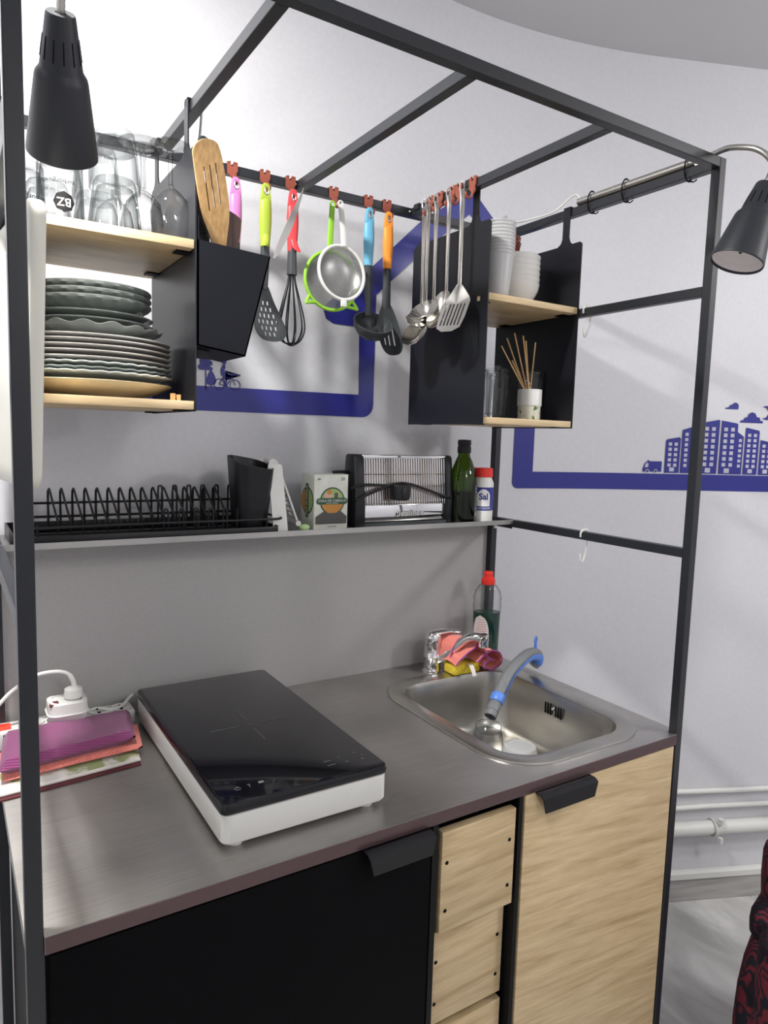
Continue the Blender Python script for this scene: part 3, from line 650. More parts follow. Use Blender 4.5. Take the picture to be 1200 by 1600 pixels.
# ================================================================ FAUCET
fx, fy = -.229, -.072
fc = thing('mixer_tap', 'low chrome single-lever mixer tap at the back left of the sink', 'tap', (fx, fy, ZC))
b = B(); b.lathe([(.0255, 0), (.026, .003), (.0225, .005), (.0215, .007), (.0215, .036), (.0222, .037), (.0222, .0385), (.0215, .0395), (.0215, .066), (.0225, .067), (.0225, .070)], (fx, fy, ZC), 36)
obj('body', b, 'chrome', parent=fc, world=True)
b = B(); b.lathe([(.0215, .0705), (.022, .073), (.0215, .086), (.0195, .094), (.014, .1), (.004, .1025)], (fx, fy, ZC), 36)
hd = V((.93, -.36, 0)).normalized(); sd = V((-hd.y, hd.x, 0))
rows = []
for t, z, ww, hh in ((0, .094, .018, .010), (.02, .0985, .0165, .007), (.04, .100, .013, .005), (.060, .098, .010, .0038), (.068, .0965, .007, .003)):
    c = V((fx, fy, ZC+z))+hd*t; rows.append([c+sd*(ww*math.cos(a))+V((0, 0, hh*math.sin(a))) for a in [2*math.pi*k/16 for k in range(16)]])
b.grid(rows, closed_v=True, cap=True)
obj('lever', b, 'chrome', parent=fc, world=True)
sp = spline([V((fx, fy, ZC+.025)), V((fx+.014, fy-.020, ZC+.034)), V((fx+.036, fy-.052, ZC+.072)), V((fx+.049, fy-.070, ZC+.094)), V((fx+.060, fy-.086, ZC+.100)), V((fx+.072, fy-.102, ZC+.099))], 6)
obj('spout', B().tube(sp, [.0105]*len(sp), 16, sx=1.15), 'chrome', parent=fc, world=True)
e = sp[-1]; b = B(); b.lathe([(.010, .010), (.0125, .008), (.0128, -.006), (.0122, -.007), (.0122, -.019), (.0108, -.021), (.004, -.0205)], e, 24); obj('aerator', b, 'chrome', parent=fc, world=True)
# ================================================================ SINK-SIDE ITEMS
b = B(); b.box(-.213, -.135, -.142, -.098, ZC+.0055, ZC+.029, bev=.004, seg=2)
tag(obj('dish_sponge', b, 'sponge'), 'yellow sponge under the salmon cloth behind the sink', 'sponge')
# crumpled cloth with purple hem
def drape(path, y0, y1, wob, n=14, thick=.0016, seedv=0, taper=0):
    top = []; pts = spline([V((x, 0, z)) for x, z in path], 7)
    rows = []
    for i, p in enumerate(pts):
        row = []
        for j in range(n):
            t = j/(n-1); y = y0+(y1-y0)*t
            k = noise.noise(V((p.x*40+seedv, y*40, p.z*40)))*wob
            row.append(V((p.x+k*.6+taper*t, y+k*.5, p.z+abs(k)+wob*.5*math.sin(i*.8+t*5)*.5+wob*.5)))
        rows.append(row)
    return rows
cl = thing('cleaning_cloth', 'crumpled salmon microfibre cloth with purple hem on the sponge', 'cloth', (-.165, -.11, ZC+.03))
paths = [([(-.235, ZC+.034), (-.225, ZC+.070), (-.200, ZC+.086), (-.165, ZC+.078), (-.14, ZC+.060)], -.055, -.125, .006, 1, .02),
         ([(-.222, ZC+.034), (-.205, ZC+.050), (-.175, ZC+.066), (-.15, ZC+.078), (-.135, ZC+.052), (-.12, ZC+.036)], -.085, -.158, .005, 5, .0),
         ([(-.16, ZC+.035), (-.135, ZC+.05), (-.11, ZC+.055), (-.088, ZC+.045), (-.082, ZC+.025), (-.10, ZC+.012), (-.125, ZC+.012), (-.14, ZC+.022), (-.125, ZC+.034), (-.108, ZC+.034)], -.098, -.160, .004, 9, .0)]
for i, (pt, y0, y1, wb, sdv, tp) in enumerate(paths):
    rows = drape(pt, y0, y1, wb, seedv=sdv, taper=tp)
    b = B(); b.grid(rows)
    bmesh.ops.solidify(b.bm, geom=b.bm.faces[:], thickness=.0022)
    fo = obj('fold', b, 'cloth', parent=cl, world=True)
    hm = [r[-1] for r in rows]; obj('hem', B().tube(hm, .0019, 7), 'hem', parent=fo, world=True, root=cl, label='purple hem')
    if i == 2: pass
b = B(); b.grid([[V((-.180+.012*k, -.1425-.026*t-.0006*j, ZC+.030+.004*math.sin(3.1*t)-.022*t*t)) for k in (0, 1)] for t in [q/8 for q in range(9)] for j in (0,)])
bmesh.ops.solidify(b.bm, geom=b.bm.faces[:], thickness=.0006); obj('care_label', b, 'fringe', parent=cl, world=True, label='white care label strip')
# washing-up liquid bottle
bt = thing('soap_bottle', 'clear bottle of dark green washing-up liquid with red cap in the corner', 'bottle', (-.063, -.074, ZC))
def oval(rows, c, n=36, ang=0):
    out = []
    for rx, ry, z in rows:
        out.append([V((c[0]+rx*math.cos(a)*math.cos(ang)-ry*math.sin(a)*math.sin(ang), c[1]+rx*math.cos(a)*math.sin(ang)+ry*math.sin(a)*math.cos(ang), c[2]+z)) for a in [2*math.pi*k/n for k in range(n)]])
    return out
bc = (-.063, -.074, ZC)
prof = [(.030, .020, .001), (.033, .023, .006), (.033, .023, .06), (.034, .0235, .11), (.036, .0245, .15), (.0345, .0235, .158), (.036, .024, .166), (.032, .021, .185), (.023, .017, .198), (.0145, .0145, .203)]
b = B(); b.grid(oval(prof, bc, ang=-.5), closed_v=True, cap=True); obj('bottle_body', b, 'glass2', parent=bt, world=True, label='clear plastic body')
b = B(); b.grid(oval([(.029, .019, .002), (.032, .022, .007), (.032, .022, .06), (.033, .0225, .11), (.0338, .0230, .131)], bc, ang=-.5), closed_v=True, cap=True); obj('liquid', b, 'soap', parent=bt, world=True, label='dark green liquid')
b = B(); b.lathe([(.0165, .202), (.0175, .204), (.0175, .216), (.013, .218), (.0115, .228), (.0125, .230), (.0115, .234), (.003, .235)], bc, 28); obj('cap', b, 'redcap', parent=bt, world=True, label='red cap')
b = B(); cs, sn = math.cos(-.5), math.sin(-.5)
for k in range(10):
    pass
rows = []
for i in range(15):
    v = -1+2*i/14; row = []
    for j in range(9):
        u = (-1+2*j/8)*math.sqrt(max(0, 1-v*v)); a = math.radians(-128)+u*.72
        rx, ry = .0338, .0238
        row.append(V((bc[0]+rx*math.cos(a)*cs-ry*math.sin(a)*sn, bc[1]+rx*math.cos(a)*sn+ry*math.sin(a)*cs, bc[2]+.078+v*.047)))
    rows.append(row)
b.grid(rows); lb = obj('front_label', b, 'label', parent=bt, world=True, label='pale oval label')
b = B()
for i in range(12):
    z = .050+i*.0058; u = math.sqrt(max(0, 1-((z-.078)/.047)**2))*.42; pts = []
    for j in range(7):
        a = math.radians(-120)+(-u+2*u*j/6); pts.append(V((bc[0]+.0342*math.cos(a)*cs-.0242*math.sin(a)*sn, bc[1]+.0342*math.cos(a)*sn+.0242*math.sin(a)*cs, bc[2]+z)))
    b.tube(pts, .0005 if i > 2 else .0011, 4)
obj('label_print', b, 'clip', parent=lb, world=True, root=bt)
# grey drain hose with blue bracket
hp = spline([V((-.012, -.196, ZC+.018)), V((-.006, -.203, ZC+.034)), V((-.022, -.213, ZC+.052)), V((-.060, -.226, ZC+.060)), V((-.105, -.240, ZC+.050)), V((-.145, -.254, ZC+.034)), V((-.175, -.266, ZC+.012)), V((-.197, -.276, ZC-.008))], 14)
hs = thing('drain_hose', 'grey ribbed drain hose in a blue bracket bending into the sink', 'hose', (-.08, -.26, ZC))
# the run starts behind the sink cabinet side and comes up over the worktop edge
hp2 = [V((-.010, -.205, ZC+.013)), V((-.001, -.215, ZC+.018))]
obj('ribbed_tube', B().tube(hp, [.0135+.0009*(i % 2) for i in range(len(hp))], 18), 'hose', parent=hs, world=True)
e0, e1 = hp[-1], (hp[-1]-hp[-4]).normalized()
b = B(); pr = [(.013, -.004), (.013, .014), (.0142, .016), (.0142, .030), (.0132, .0305), (.0132, .032), (.0142, .033), (.0142, .044), (.0125, .045), (.0118, .03)]
b.lathe(pr, e0, 28, axis=e1); obj('end_cuff', b, 'hose', parent=hs, world=True)
b = B(); b.lathe([(.0148, -.012), (.0158, -.010), (.0158, .006), (.0148, .008)], e0, 28, axis=e1)
inner = []
for i, p in enumerate(hp[8:]):
    i += 8; t = (hp[min(i+1, len(hp)-1)]-hp[i-1]).normalized(); sdn = t.cross(V((0, 0, 1))).normalized(); dn = sdn.cross(t).normalized()*-1
    if dn.z > 0: dn = -dn
    inner.append([p+sdn*(.0150*math.cos(a))+dn*(.0158*math.sin(a)) for a in [math.radians(-8+19.6*k) for k in range(11)]])
b.grid(inner); bmesh.ops.solidify(b.bm, geom=b.bm.faces[:], thickness=.0012)
p = hp[30]; b.tube([p+V((.004, .004, .010)), p+V((.008, .008, .026))], [.006, .004], 8, sx=.5)
b.tube([p+V((.010, .010, .030))+V((math.cos(a)*.006, math.cos(a)*.003, math.sin(a)*.009)) for a in [2*math.pi*k/14 for k in range(14)]], .0022, 7, closed=True)
obj('bracket', b, 'hosebl', parent=hs, world=True, label='bright blue curved bracket')
# glass and tub in the sink
ZS = ZC-.1478
t_ = thing('drinking_glass', 'upturned clear glass standing in the sink under the hose', 'glass', (-.212, -.268, ZS))
b = B(); b.grid([[V((-.212, -.268, ZS))+V((r*math.cos(a), r*math.sin(a), z)) for a in [2*math.pi*k/32 for k in range(32)]] for r, z in ((.0335, .0), (.035, .002), (.034, .05), (.031, .066), (.029, .069), (.0295, .080), (.026, .084), (.010, .0825), (.002, .082))], closed_v=True); obj('bowl', b, 'glass', parent=t_, world=True)
b = B(); b.lathe([(.028, .052), (.030, .062), (.026, .067), (.002, .066)], (-.212, -.268, ZS), 28); obj('thick_base', b, 'glass', parent=t_, world=True)
t_ = thing('plastic_tub', 'small translucent plastic tub upside down in the sink', 'tub', (-.165, -.322, ZS))
b = B(); b.lathe([(.043, .0), (.044, .002), (.0415, .003), (.0365, .040), (.034, .044), (.029, .0445), (.028, .0435), (.002, .0435)], (-.165, -.322, ZS), 36); obj('tub_body', b, 'frost', parent=t_, world=True)
# ================================================================ LEFT WORKTOP ITEMS
ps = thing('power_strip', 'white power strip with glowing red switch behind the folded cloths', 'power strip', (-1.05, -.045, ZC))
b = B(); b.box(-1.22+.065, -.928, -.075, -.024, ZC+.0005, ZC+.034, bev=.004); obj('housing', b, 'white', parent=ps, world=True)
b = B(); b.box(-1.1545, -1.136, -.064, -.040, ZC+.033, ZC+.038, bev=.002); obj('switch', b, 'redlight', parent=ps, world=True, label='glowing red switch')
for xx in (-1.10, -1.045, -.990, -.950):
    b = B(); b.lathe([(.0175, .0335), (.019, .036), (.017, .0365), (.016, .0345), (.002, .0345)], (xx, -.05, ZC), 24); so = obj('socket', b, 'white', parent=ps, world=True)
    for dy in (-.009, .009): obj('contact', B().cyl((xx, -.05+dy, ZC+.034), (xx, -.05+dy, ZC+.0362), .0026, n=10), 'ink', parent=so, world=True, root=ps)
ad = thing('plug_adapter', 'white multi-plug adapter with rounded body standing on the power strip', 'adapter', (-1.052, -.068, ZC+.037))
def oct_(x0, x1, y0, y1, c): return [(x0+c, y0), (x1-c, y0), (x1, y0+c), (x1, y1-c), (x1-c, y1), (x0+c, y1), (x0, y1-c), (x0, y0+c)]
b = B(); AX0, AX1, AY0, AY1 = -1.082, -1.012, -.105, -.040
b.grid([[V((x, y, z)) for x, y in rr(AX0+d, AX1-d, AY0+d, AY1-d, .018-d*.5, 5)] for d, z in ((.008, ZC+.037), (.004, ZC+.042), (.002, ZC+.054), (.0, ZC+.056), (0, ZC+.0575), (.002, ZC+.058), (.003, ZC+.076), (.006, ZC+.078), (.010, ZC+.078), (.011, ZC+.074))], closed_v=True, cap=True)
obj('housing', b, 'white', parent=ad, world=True)
b = B(); b.box(-1.078, -1.062, -.098, -.076, ZC+.0735, ZC+.0775, bev=.0015); obj('socket_hole', b, 'maroon', parent=ad, world=True, label='dark socket opening')
pc = thing('power_cable', 'white plug and cable rising from the adapter and curving to the left', 'cable', (-1.035, -.066, ZC+.08))
b = B(); b.lathe([(.0155, .076), (.0165, .080), (.015, .092), (.008, .096)], (-1.035, -.066, ZC), 22); obj('plug', b, 'white', parent=pc, world=True)
cb_ = spline([V((-1.033, -.066, ZC+.090)), V((-1.036, -.066, ZC+.108)), V((-1.046, -.064, ZC+.122)), V((-1.07, -.062, ZC+.127)), V((-1.10, -.06, ZC+.122)), V((-1.135, -.06, ZC+.100)), V((-1.16, -.06, ZC+.075)), V((-1.20, -.055, ZC+.04))], 7)
obj('cord', B().tube(cb_, [.0045 if i < 12 else .0034 for i in range(len(cb_))], 10), 'whitec', parent=pc, world=True)
c2 = spline([V((-.990, -.05, ZC+.040)), V((-.965, -.058, ZC+.036)), V((-.945, -.05, ZC+.039)), V((-.93, -.033, ZC+.045)), V((-.923, -.028, ZC+.047))], 6)
tag(obj('power_cable', B().tube(c2, .0033, 8), 'whitec'), 'white cable running from the power strip to the hob', 'cable')
def slab(name, P4, z0, th, m, bump=.003, sd_=0, label=None, cat=None, nx=26, ny=14, parent=None):
    """soft folded cloth slab over quad P4 (world xy corners), thickness th, rounded edges"""
    rows = []
    a, b_, c, d = [V((*q, 0)) for q in P4]
    def pt(u, v): return a*(1-u)*(1-v)+b_*u*(1-v)+c*u*v+d*(1-u)*v
    B_ = B(); layers = []
    for side in (1, 0):
        g = []
        for i in range(nx):
            r = []
            for j in range(ny):
                u, v = i/(nx-1), j/(ny-1); e = min(u*3.2, (1-u)*3.2, v*2.2, (1-v)*2.2, .3)/.3
                e = math.sqrt(max(0, 1-(1-e)**2)); p = pt(u, v); k = noise.noise(V((p.x*22+sd_, p.y*22, 3)))*bump
                zz = z0+th*(.5+.5*e)+k*e if side else z0+th*.5*(1-e)
                r.append(V((p.x, p.y, zz)))
            g.append(r)
        layers.append(g)
    for g in layers: B_.grid(g)
    o = obj(name, B_, m, parent=parent, world=bool(parent))
    if label: tag(o, label, cat)
    return o
tt = thing('tea_towel', 'white tea towel with green pattern and maroon border, bottom of the cloth pile', 'towel', (-1.07, -.19, ZC))
slab('folded_body', [(-1.19, -.245), (-.955, -.226), (-.935, -.12), (-1.19, -.13)], ZC+.0005, .009, 'towel', .0015, 3, parent=tt)
E1 = spline([V((-1.19, -.252, ZC+.004)), V((-1.10, -.245, ZC+.005)), V((-1.02, -.236, ZC+.0045)), V((-.955, -.228, ZC+.004))], 8)
b = B(); b.grid([[p+V((0, -.010, -.0035)), p+V((0, .004, -.0035)), p+V((0, .004, .0)), p+V((0, -.010, -.001))] for p in E1], closed_v=True, cap=True)
obj('border', b, 'maroon', parent=tt, world=True, label='maroon border')
b = B(); b.tube([p+V((0, -.001, .003)) for p in E1], .0032, 8); obj('rolled_edge', b, 'fringe', parent=tt, world=True)
slab('folded_cloth', [(-1.16, -.225), (-.945, -.205), (-.930, -.10), (-1.16, -.11)], ZC+.010, .012, 'cloth', .002, 8, 'folded salmon cloth, between the tea towel and the purple cloth', 'cloth')
slab('folded_cloth', [(-1.165, -.228), (-.955, -.198), (-.940, -.080), (-1.15, -.085)], ZC+.022, .024, 'purple', .004, 5, 'folded purple ribbed microfibre cloth on top of the pile by the hob', 'cloth')
# ================================================================ ITEMS ON THE METAL SHELF
ZB = Z2-.0074
rk = thing('dish_rack', 'black wire dish rack with tray on the left of the metal shelf', 'dish rack', (-.87, -.02, ZB))
b = B(); b.box(-1.128, -.652, -.098, .072, ZB, ZB+.004, bev=.001)
for q in ((-1.128, -.652, -.100, -.096, ZB, ZB+.018), (-1.128, -.652, .070, .074, ZB, ZB+.024), (-1.130, -1.126, -.098, .072, ZB, ZB+.024), (-.654, -.650, -.098, .072, ZB, ZB+.020)): b.box(*q, bev=.001)
obj('drip_tray', b, 'blackpl', parent=rk, world=True)
R_ = .0022
b = B()
b.tube([V((x, y, ZB+.034)) for x, y in rr(-1.115, -.640, -.105, .062, .02, 4)], .0026, 8, closed=True)
b.tube([V((x, y, ZB+.014)) for x, y in rr(-1.105, -.650, -.085, .05, .02, 4)], .002, 8, closed=True)
b.tube([V((-1.10, .045, ZB+.062)), V((-.66, .045, ZB+.062))], .0024, 8); b.tube([V((-1.10, -.02, ZB+.012)), V((-.66, -.02, ZB+.012))], .0022, 8)
for xx in (-1.105, -.655):
    b.tube(spline([V((xx, .045, ZB+.012)), V((xx, .045, ZB+.10)), V((xx, .038, ZB+.108)), V((xx, .030, ZB+.10)), V((xx, .030, ZB+.012))], 4), .0028, 8)
for yy in (-.085, .05):
    for xx in (-1.09, -.67): b.cyl((xx, yy, ZB+.003), (xx, yy, ZB+.036), .0024, n=8)
obj('wire_frame', b, 'blackpl', parent=rk, world=True)
for k in range(16):
    x = -1.058+.0212*k
    b = B(); b.tube(spline([V((x, .045, ZB+.012)), V((x, .045, ZB+.075)), V((x+.001, .040, ZB+.088)), V((x+.002, .030, ZB+.084)), V((x+.006, -.015, ZB+.045)), V((x+.008, -.022, ZB+.034)), V((x+.008, -.02, ZB+.012))], 5), R_, 7)
    obj('plate_divider', b, 'blackpl', parent=rk, world=True)
for k in range(7):
    x = -.872+.029*k
    b = B(); b.tube(spline([V((x, -.070, ZB+.014)), V((x, -.070, ZB+.048)), V((x+.004, -.070, ZB+.057)), V((x+.008, -.070, ZB+.048)), V((x+.008, -.070, ZB+.014))], 5), R_*.9, 7)
    obj('cup_divider', b, 'blackpl', parent=rk, world=True)
    b = B(); b.tube(spline([V((x+.012, .02, ZB+.014)), V((x+.012, .02, ZB+.085)), V((x+.016, .02, ZB+.094)), V((x+.020, .02, ZB+.085)), V((x+.020, .02, ZB+.014))], 5), R_*.9, 7)
    obj('cup_divider', b, 'blackpl', parent=rk, world=True)
ct = thing('cutlery_cup', 'tall black plastic cutlery cup with slanted rim at the right end of the dish rack', 'cutlery holder', (-.70, -.045, ZB+.012))
b = B(); rows = []
for z, x0, x1, y0, y1, sl in ((.014, -.727, -.662, -.082, -.018, 0), (.018, -.728, -.660, -.083, -.017, 0), (.146, -.734, -.650, -.092, -.006, 1), (.1465, -.732, -.652, -.090, -.008, 1), (.03, -.726, -.662, -.081, -.019, 0)):
    rows.append([V((x, y, ZB+z-sl*(.007*(x+.692)/.042+.009*(-y-.049)/.043))) for x, y in rr(x0, x1, y0, y1, .026, 6)])
b.grid(rows, closed_v=True, cap=True); obj('cup', b, 'blackpl', parent=ct, world=True)
# white plastic slicer leaning as a narrow tent
wg = thing('plastic_slicer', 'white slotted plastic kitchen slicer standing like a narrow tent beside the cutlery cup', 'slicer', (-.63, -.04, ZB))
def panel(b, top, bot, wv, th, slots=0):
    top, bot, wv = V(top), V(bot), V(wv); n = (bot-top).cross(wv).normalized()*th
    t = B(); L_ = (bot-top)
    poly = rr(0, 1, 0, 1, .08, 3); f0 = lambda u, v: top+wv*u+L_*v; f1 = lambda u, v: f0(u, v)+n
    holes = [[(.22, .14+k*.085), (.78, .14+k*.085), (.78, .185+k*.085), (.22, .185+k*.085)] for k in range(slots)]
    t.prism(poly, f0, f1, holes=holes); b.add(t.bm)
b = B(); panel(b, (-.644, -.045, ZB+.150), (-.618, -.045, ZB+.001), (.012, .070, 0), .003); panel(b, (-.662, -.065, ZB+.142), (-.655, -.085, ZB+.001), (.030, -.004, 0), .004)
obj('board', b, 'white', parent=wg, world=True)
b = B(); panel(b, (-.642, -.060, ZB+.150), (-.588, -.060, ZB+.012), (.010, .060, 0), .004, 9); obj('slotted_panel', b, 'white', parent=wg, world=True)
obj('edge_roll', B().tube([V((-.652, -.07, ZB+.146)), V((-.632, .01, ZB+.148))], .008, 12), 'white', parent=wg, world=True)
obj('edge_roll', B().tube([V((-.592, -.07, ZB+.018)), V((-.584, .005, ZB+.018))], .006, 10), 'white', parent=wg, world=True)
b = B(); b.sphere((-.574, -.06, ZB+.0075), .0085, (1.5, 1, .85)); MT['palelime'] = mat('pale_lime', (.50, .72, .32), .7); tag(obj('scouring_pad', b, 'palelime'), 'small pale lime green scrap lying left of the tea box', 'pad')
# tea box
TX0, TX1, TY0, TY1, TZ = -.549, -.466, -.055, .010, .120
tb = thing('tea_box', 'pale carton of herbal tea reading COLA DE CABALLO between slicer and toaster', 'tea box', ((TX0+TX1)/2, 0, ZB))
b = B(); b.box(TX0, TX1, TY0, TY1, ZB+.0002, ZB+TZ, bev=.0006); MT['carton'] = noisy(mat('carton', (.72, .74, .66), .5), 60, (.66, .69, .60), (.76, .77, .70)); obj('carton', b, 'carton', parent=tb, world=True)
MT['dgreen'] = mat('dark_green_print', (.03, .09, .04), .5); MT['lgreen'] = mat('light_green_print', (.35, .48, .18), .5); MT['amber'] = mat('amber_print', (.55, .25, .05), .5); MT['greyp'] = mat('grey_print', (.09, .085, .08), .5); MT['skin'] = mat('pink_print', (.66, .42, .34), .5)
def xzp(b, P_, y, mi): b.mi = mi; b.xz(P_, y-.0002, y+.0001)
b = B(); yf = TY0; cx_, cz_ = (TX0+TX1)/2+.003, ZB+.062
xzp(b, circ(cx_, cz_, .0305, 28), yf-.0002, 0); xzp(b, circ(cx_, cz_, .0275, 28), yf-.0006, 1)
xzp(b, [(cx_+.0275*math.cos(a), cz_+.0275*math.sin(a)) for a in [math.radians(190+160*k/12) for k in range(13)]], yf-.001, 2)
xzp(b, circ(cx_-.010, cz_+.012, .010, 14), yf-.001, 4); xzp(b, circ(cx_-.008, cz_+.020, .006, 12), yf-.0013, 2)
xzp(b, [(cx_+.005, cz_+.004), (cx_+.013, cz_+.004), (cx_+.013, cz_+.018), (cx_+.005, cz_+.018)], yf-.001, 3)
xzp(b, rr(cx_-.039, cx_+.037, cz_-.007, cz_+.007, .0065, 4), yf-.0014, 0)
xzp(b, [(TX0+.004, ZB+.012), (TX1-.003, ZB+.012), (TX1-.003, ZB+.028), (cx_+.018, ZB+.042), (cx_+.010, ZB+.036), (cx_-.010, ZB+.036), (cx_-.018, ZB+.042), (TX0+.004, ZB+.028)], yf-.0013, 3)
b.mi = 5; text(b, 'COLA DE CABALLO', .0078, (cx_-.001, yf-.0019, cz_+.001), (1, 0, 0), (0, 0, 1)); text(b, 'COLA DE CABALLO', .0035, (cx_-.001, yf-.0019, cz_-.0045), (1, 0, 0), (0, 0, 1))
b.mi = 3; text(b, 'BIO', .005, (TX0+.012, yf-.0005, ZB+TZ-.010), (1, 0, 0), (0, 0, 1)); text(b, '20', .010, (TX1-.013, yf-.0005, ZB+TZ-.010), (1, 0, 0), (0, 0, 1)); text(b, '20 FILTROS', .0042, (cx_, yf-.0005, ZB+.006), (1, 0, 0), (0, 0, 1))
obj('front_print', b, ['dgreen', 'lgreen', 'amber', 'greyp', 'skin', 'inkw'], parent=tb, world=True, smooth=False)
b = B()
def yzp(P_, x, mi): b.mi = mi; b.yz(P_, x-.0002, x+.0001)
cy_ = (TY0+TY1)/2
yzp(circ(cy_, cz_, .030, 24), TX0-.0002, 0); yzp(circ(cy_, cz_, .0265, 24), TX0-.0006, 1); yzp([(cy_+.0265*math.cos(a), cz_+.0265*math.sin(a)) for a in [math.radians(-80+160*k/12) for k in range(13)]], TX0-.001, 2)
yzp(rr(cy_-.007, cy_+.007, cz_-.038, cz_+.038, .0065, 4), TX0-.0014, 0)
b.mi = 5; text(b, 'COLA DE CABALLO', .0075, (TX0-.0019, cy_, cz_), (0, 0, 1), (0, 1, 0))
obj('side_print', b, ['dgreen', 'lgreen', 'amber', 'greyp', 'skin', 'inkw'], parent=tb, world=True, smooth=False)
# toaster
ts = thing('toaster', 'slim chrome toaster with wire sides, black ends and its cord across the front', 'toaster', (-.32, -.02, ZB))
TL, TR = -.445, -.183
for nm, xa, xb in (('end_cap', TL-.006, TL+.021), ('end_cap', TR-.012, TR+.008)):
    b = B(); b.yz([(-.064, ZB+.001), (-.004, ZB+.001), (-.004, ZB+.06), (-.012, ZB+.160), (-.018, ZB+.165), (-.044, ZB+.165), (-.050, ZB+.160), (-.064, ZB+.06)], xa, xb, bev=.003)
    obj(nm, b, 'blackpl', parent=ts, world=True)
b = B(); b.box(TL+.02, TR-.01, -.058, -.052, ZB+.012, ZB+.050, bev=.001); obj('front_plate', b, 'chrome', parent=ts, world=True)
b = B(); b.box(TL+.02, TR-.01, -.052, -.006, ZB+.002, ZB+.045); b.box(TL+.02, TR-.01, -.020, -.016, ZB+.045, ZB+.156); b.box(TL+.02, TR-.01, -.062, -.006, ZB+.001, ZB+.010); obj('inner_body', b, 'darkgrey', parent=ts, world=True)
b = B(); b.box(TL+.018, TR-.008, -.047, -.036, ZB+.156, ZB+.1645, bev=.002); b.box(TL+.018, TR-.008, -.026, -.015, ZB+.156, ZB+.1645, bev=.002); obj('top_trim', b, 'chrome', parent=ts, world=True)
b = B(); n_ = 34
MT['heat'] = mat('heater_plate', (.42, .36, .33), .4, .4)
b.box(TL+.021, TR-.011, -.036, -.034, ZB+.048, ZB+.157); obj('heat_reflector', b, 'heat', parent=ts, world=True)
for k in range(n_):
    x = TL+.024+(TR-TL-.038)*k/(n_-1); b = B(); b.tube([V((x, -.056, ZB+.050)), V((x, -.0455, ZB+.157))], .0013, 6); obj('grill_wire', b, 'chrome', parent=ts, world=True)
b = B()
for z, y in ((.092, -.0535), (.120, -.050), (.053, -.0565)): b.tube([V((TL+.02, y, ZB+z)), V((TR-.01, y, ZB+z))], .0011, 6)
obj('cross_wires', b, 'chrome', parent=ts, world=True)
b = B(); b.tube(spline([V((TL-.040, -.02, ZB+.124)), V((TL-.03, -.03, ZB+.125)), V((TL, -.03, ZB+.125))], 4), .0035, 8, sx=1.6); b.tube([V((TR+.003, -.02, ZB+.124)), V((TR+.026, -.02, ZB+.124))], .0035, 8, sx=1.6); obj('lift_lever', b, 'blackpl', parent=ts, world=True)
b = B(); b.mi = 1; text(b, 'Moulinex', .0225, ((TL+TR)/2+.0135, -.0583, ZB+.0292), (1, 0, 0), (.18, 0, 1), .0002, .0002); b.mi = 0; text(b, 'Moulinex', .0225, ((TL+TR)/2+.012, -.0588, ZB+.030), (1, 0, 0), (.18, 0, 1), .0003)
obj('logo', b, ['inkw', 'greyp'], parent=ts, world=True, smooth=False)
b = B(); b.tube(spline([V((TL-.006, -.066, ZB+.062)), V((TL+.02, -.068, ZB+.075)), V((TL+.09, -.070, ZB+.098)), V((TL+.13, -.070, ZB+.099)), V((TL+.18, -.070, ZB+.086)), V((TR-.02, -.068, ZB+.067)), V((TR+.004, -.060, ZB+.064)), V((TR+.010, -.05, ZB+.072))], 8), .0034, 8)
b.tube(spline([V((TL-.016, -.062, ZB+.090)), V((TL+.01, -.068, ZB+.098)), V((TL+.07, -.069, ZB+.096)), V((TL+.11, -.068, ZB+.094))], 8), .0030, 8)
obj('power_cord', b, 'blackpl', parent=ts, world=True)
b = B(); b.grid([[V((x, y, z)) for x, y in rr(TL+.083-d, TL+.127+d, -.090, -.060, .009, 5)] for d, z in ((-.008, ZB+.062), (-.002, ZB+.064), (.0, ZB+.070), (.001, ZB+.094), (-.002, ZB+.098))], closed_v=True, cap=True); b.box(TL+.100, TL+.112, -.092, -.088, ZB+.068, ZB+.090, bev=.001); obj('plug', b, 'blackpl', parent=ts, world=True)
# olive oil bottle
ox, oy = -.145, -.058
ob = thing('oil_bottle', 'dark green olive oil bottle with black cap beside the salt', 'bottle', (ox, oy, ZB))
b = B(); b.lathe([(.028, .0), (.0335, .003), (.0345, .008), (.0345, .08), (.034, .104), (.029, .130), (.020, .154), (.0150, .164), (.0138, .178)], (ox, oy, ZB), 36); obj('glass_body', b, 'oilglass', parent=ob, world=True)
b = B(); b.lathe([(.027, .003), (.0325, .006), (.0325, .080), (.002, .080)], (ox, oy, ZB), 32); obj('oil', b, 'oil', parent=ob, world=True, label='dark oil in lower half')
b = B(); b.lathe([(.0160, .172), (.0168, .174), (.0168, .187), (.0155, .188), (.0155, .192), (.0168, .193), (.0162, .204), (.002, .205)], (ox, oy, ZB), 28); obj('cap', b, 'blackpl', parent=ob, world=True, label='black screw cap')
def cyl_patch(c, r, a0, a1, z0, z1, n=10):
    return [[V((c[0]+r*math.cos(a0+(a1-a0)*j/n), c[1]+r*math.sin(a0+(a1-a0)*j/n), c[2]+z)) for j in range(n+1)] for z in (z0, z1)]
a0, a1 = math.radians(-70), math.radians(-15)
b = B(); b.grid(cyl_patch((ox, oy, ZB), .0349, a0, a1, .012, .094)); lb = obj('label', b, 'darklabel', parent=ob, world=True)
b = B()
for z, wd in ((.084, .7), (.077, .9), (.068, .5), (.062, .6), (.036, .8), (.028, .8), (.024, .9), (.020, .8)):
    m_ = (a0+a1)/2; hw = (a1-a0)*.36*wd; b.grid(cyl_patch((ox, oy, ZB), .0352, m_-hw, m_+hw, z, z+.0022))
obj('label_print', b, 'label', parent=lb, world=True, root=ob)
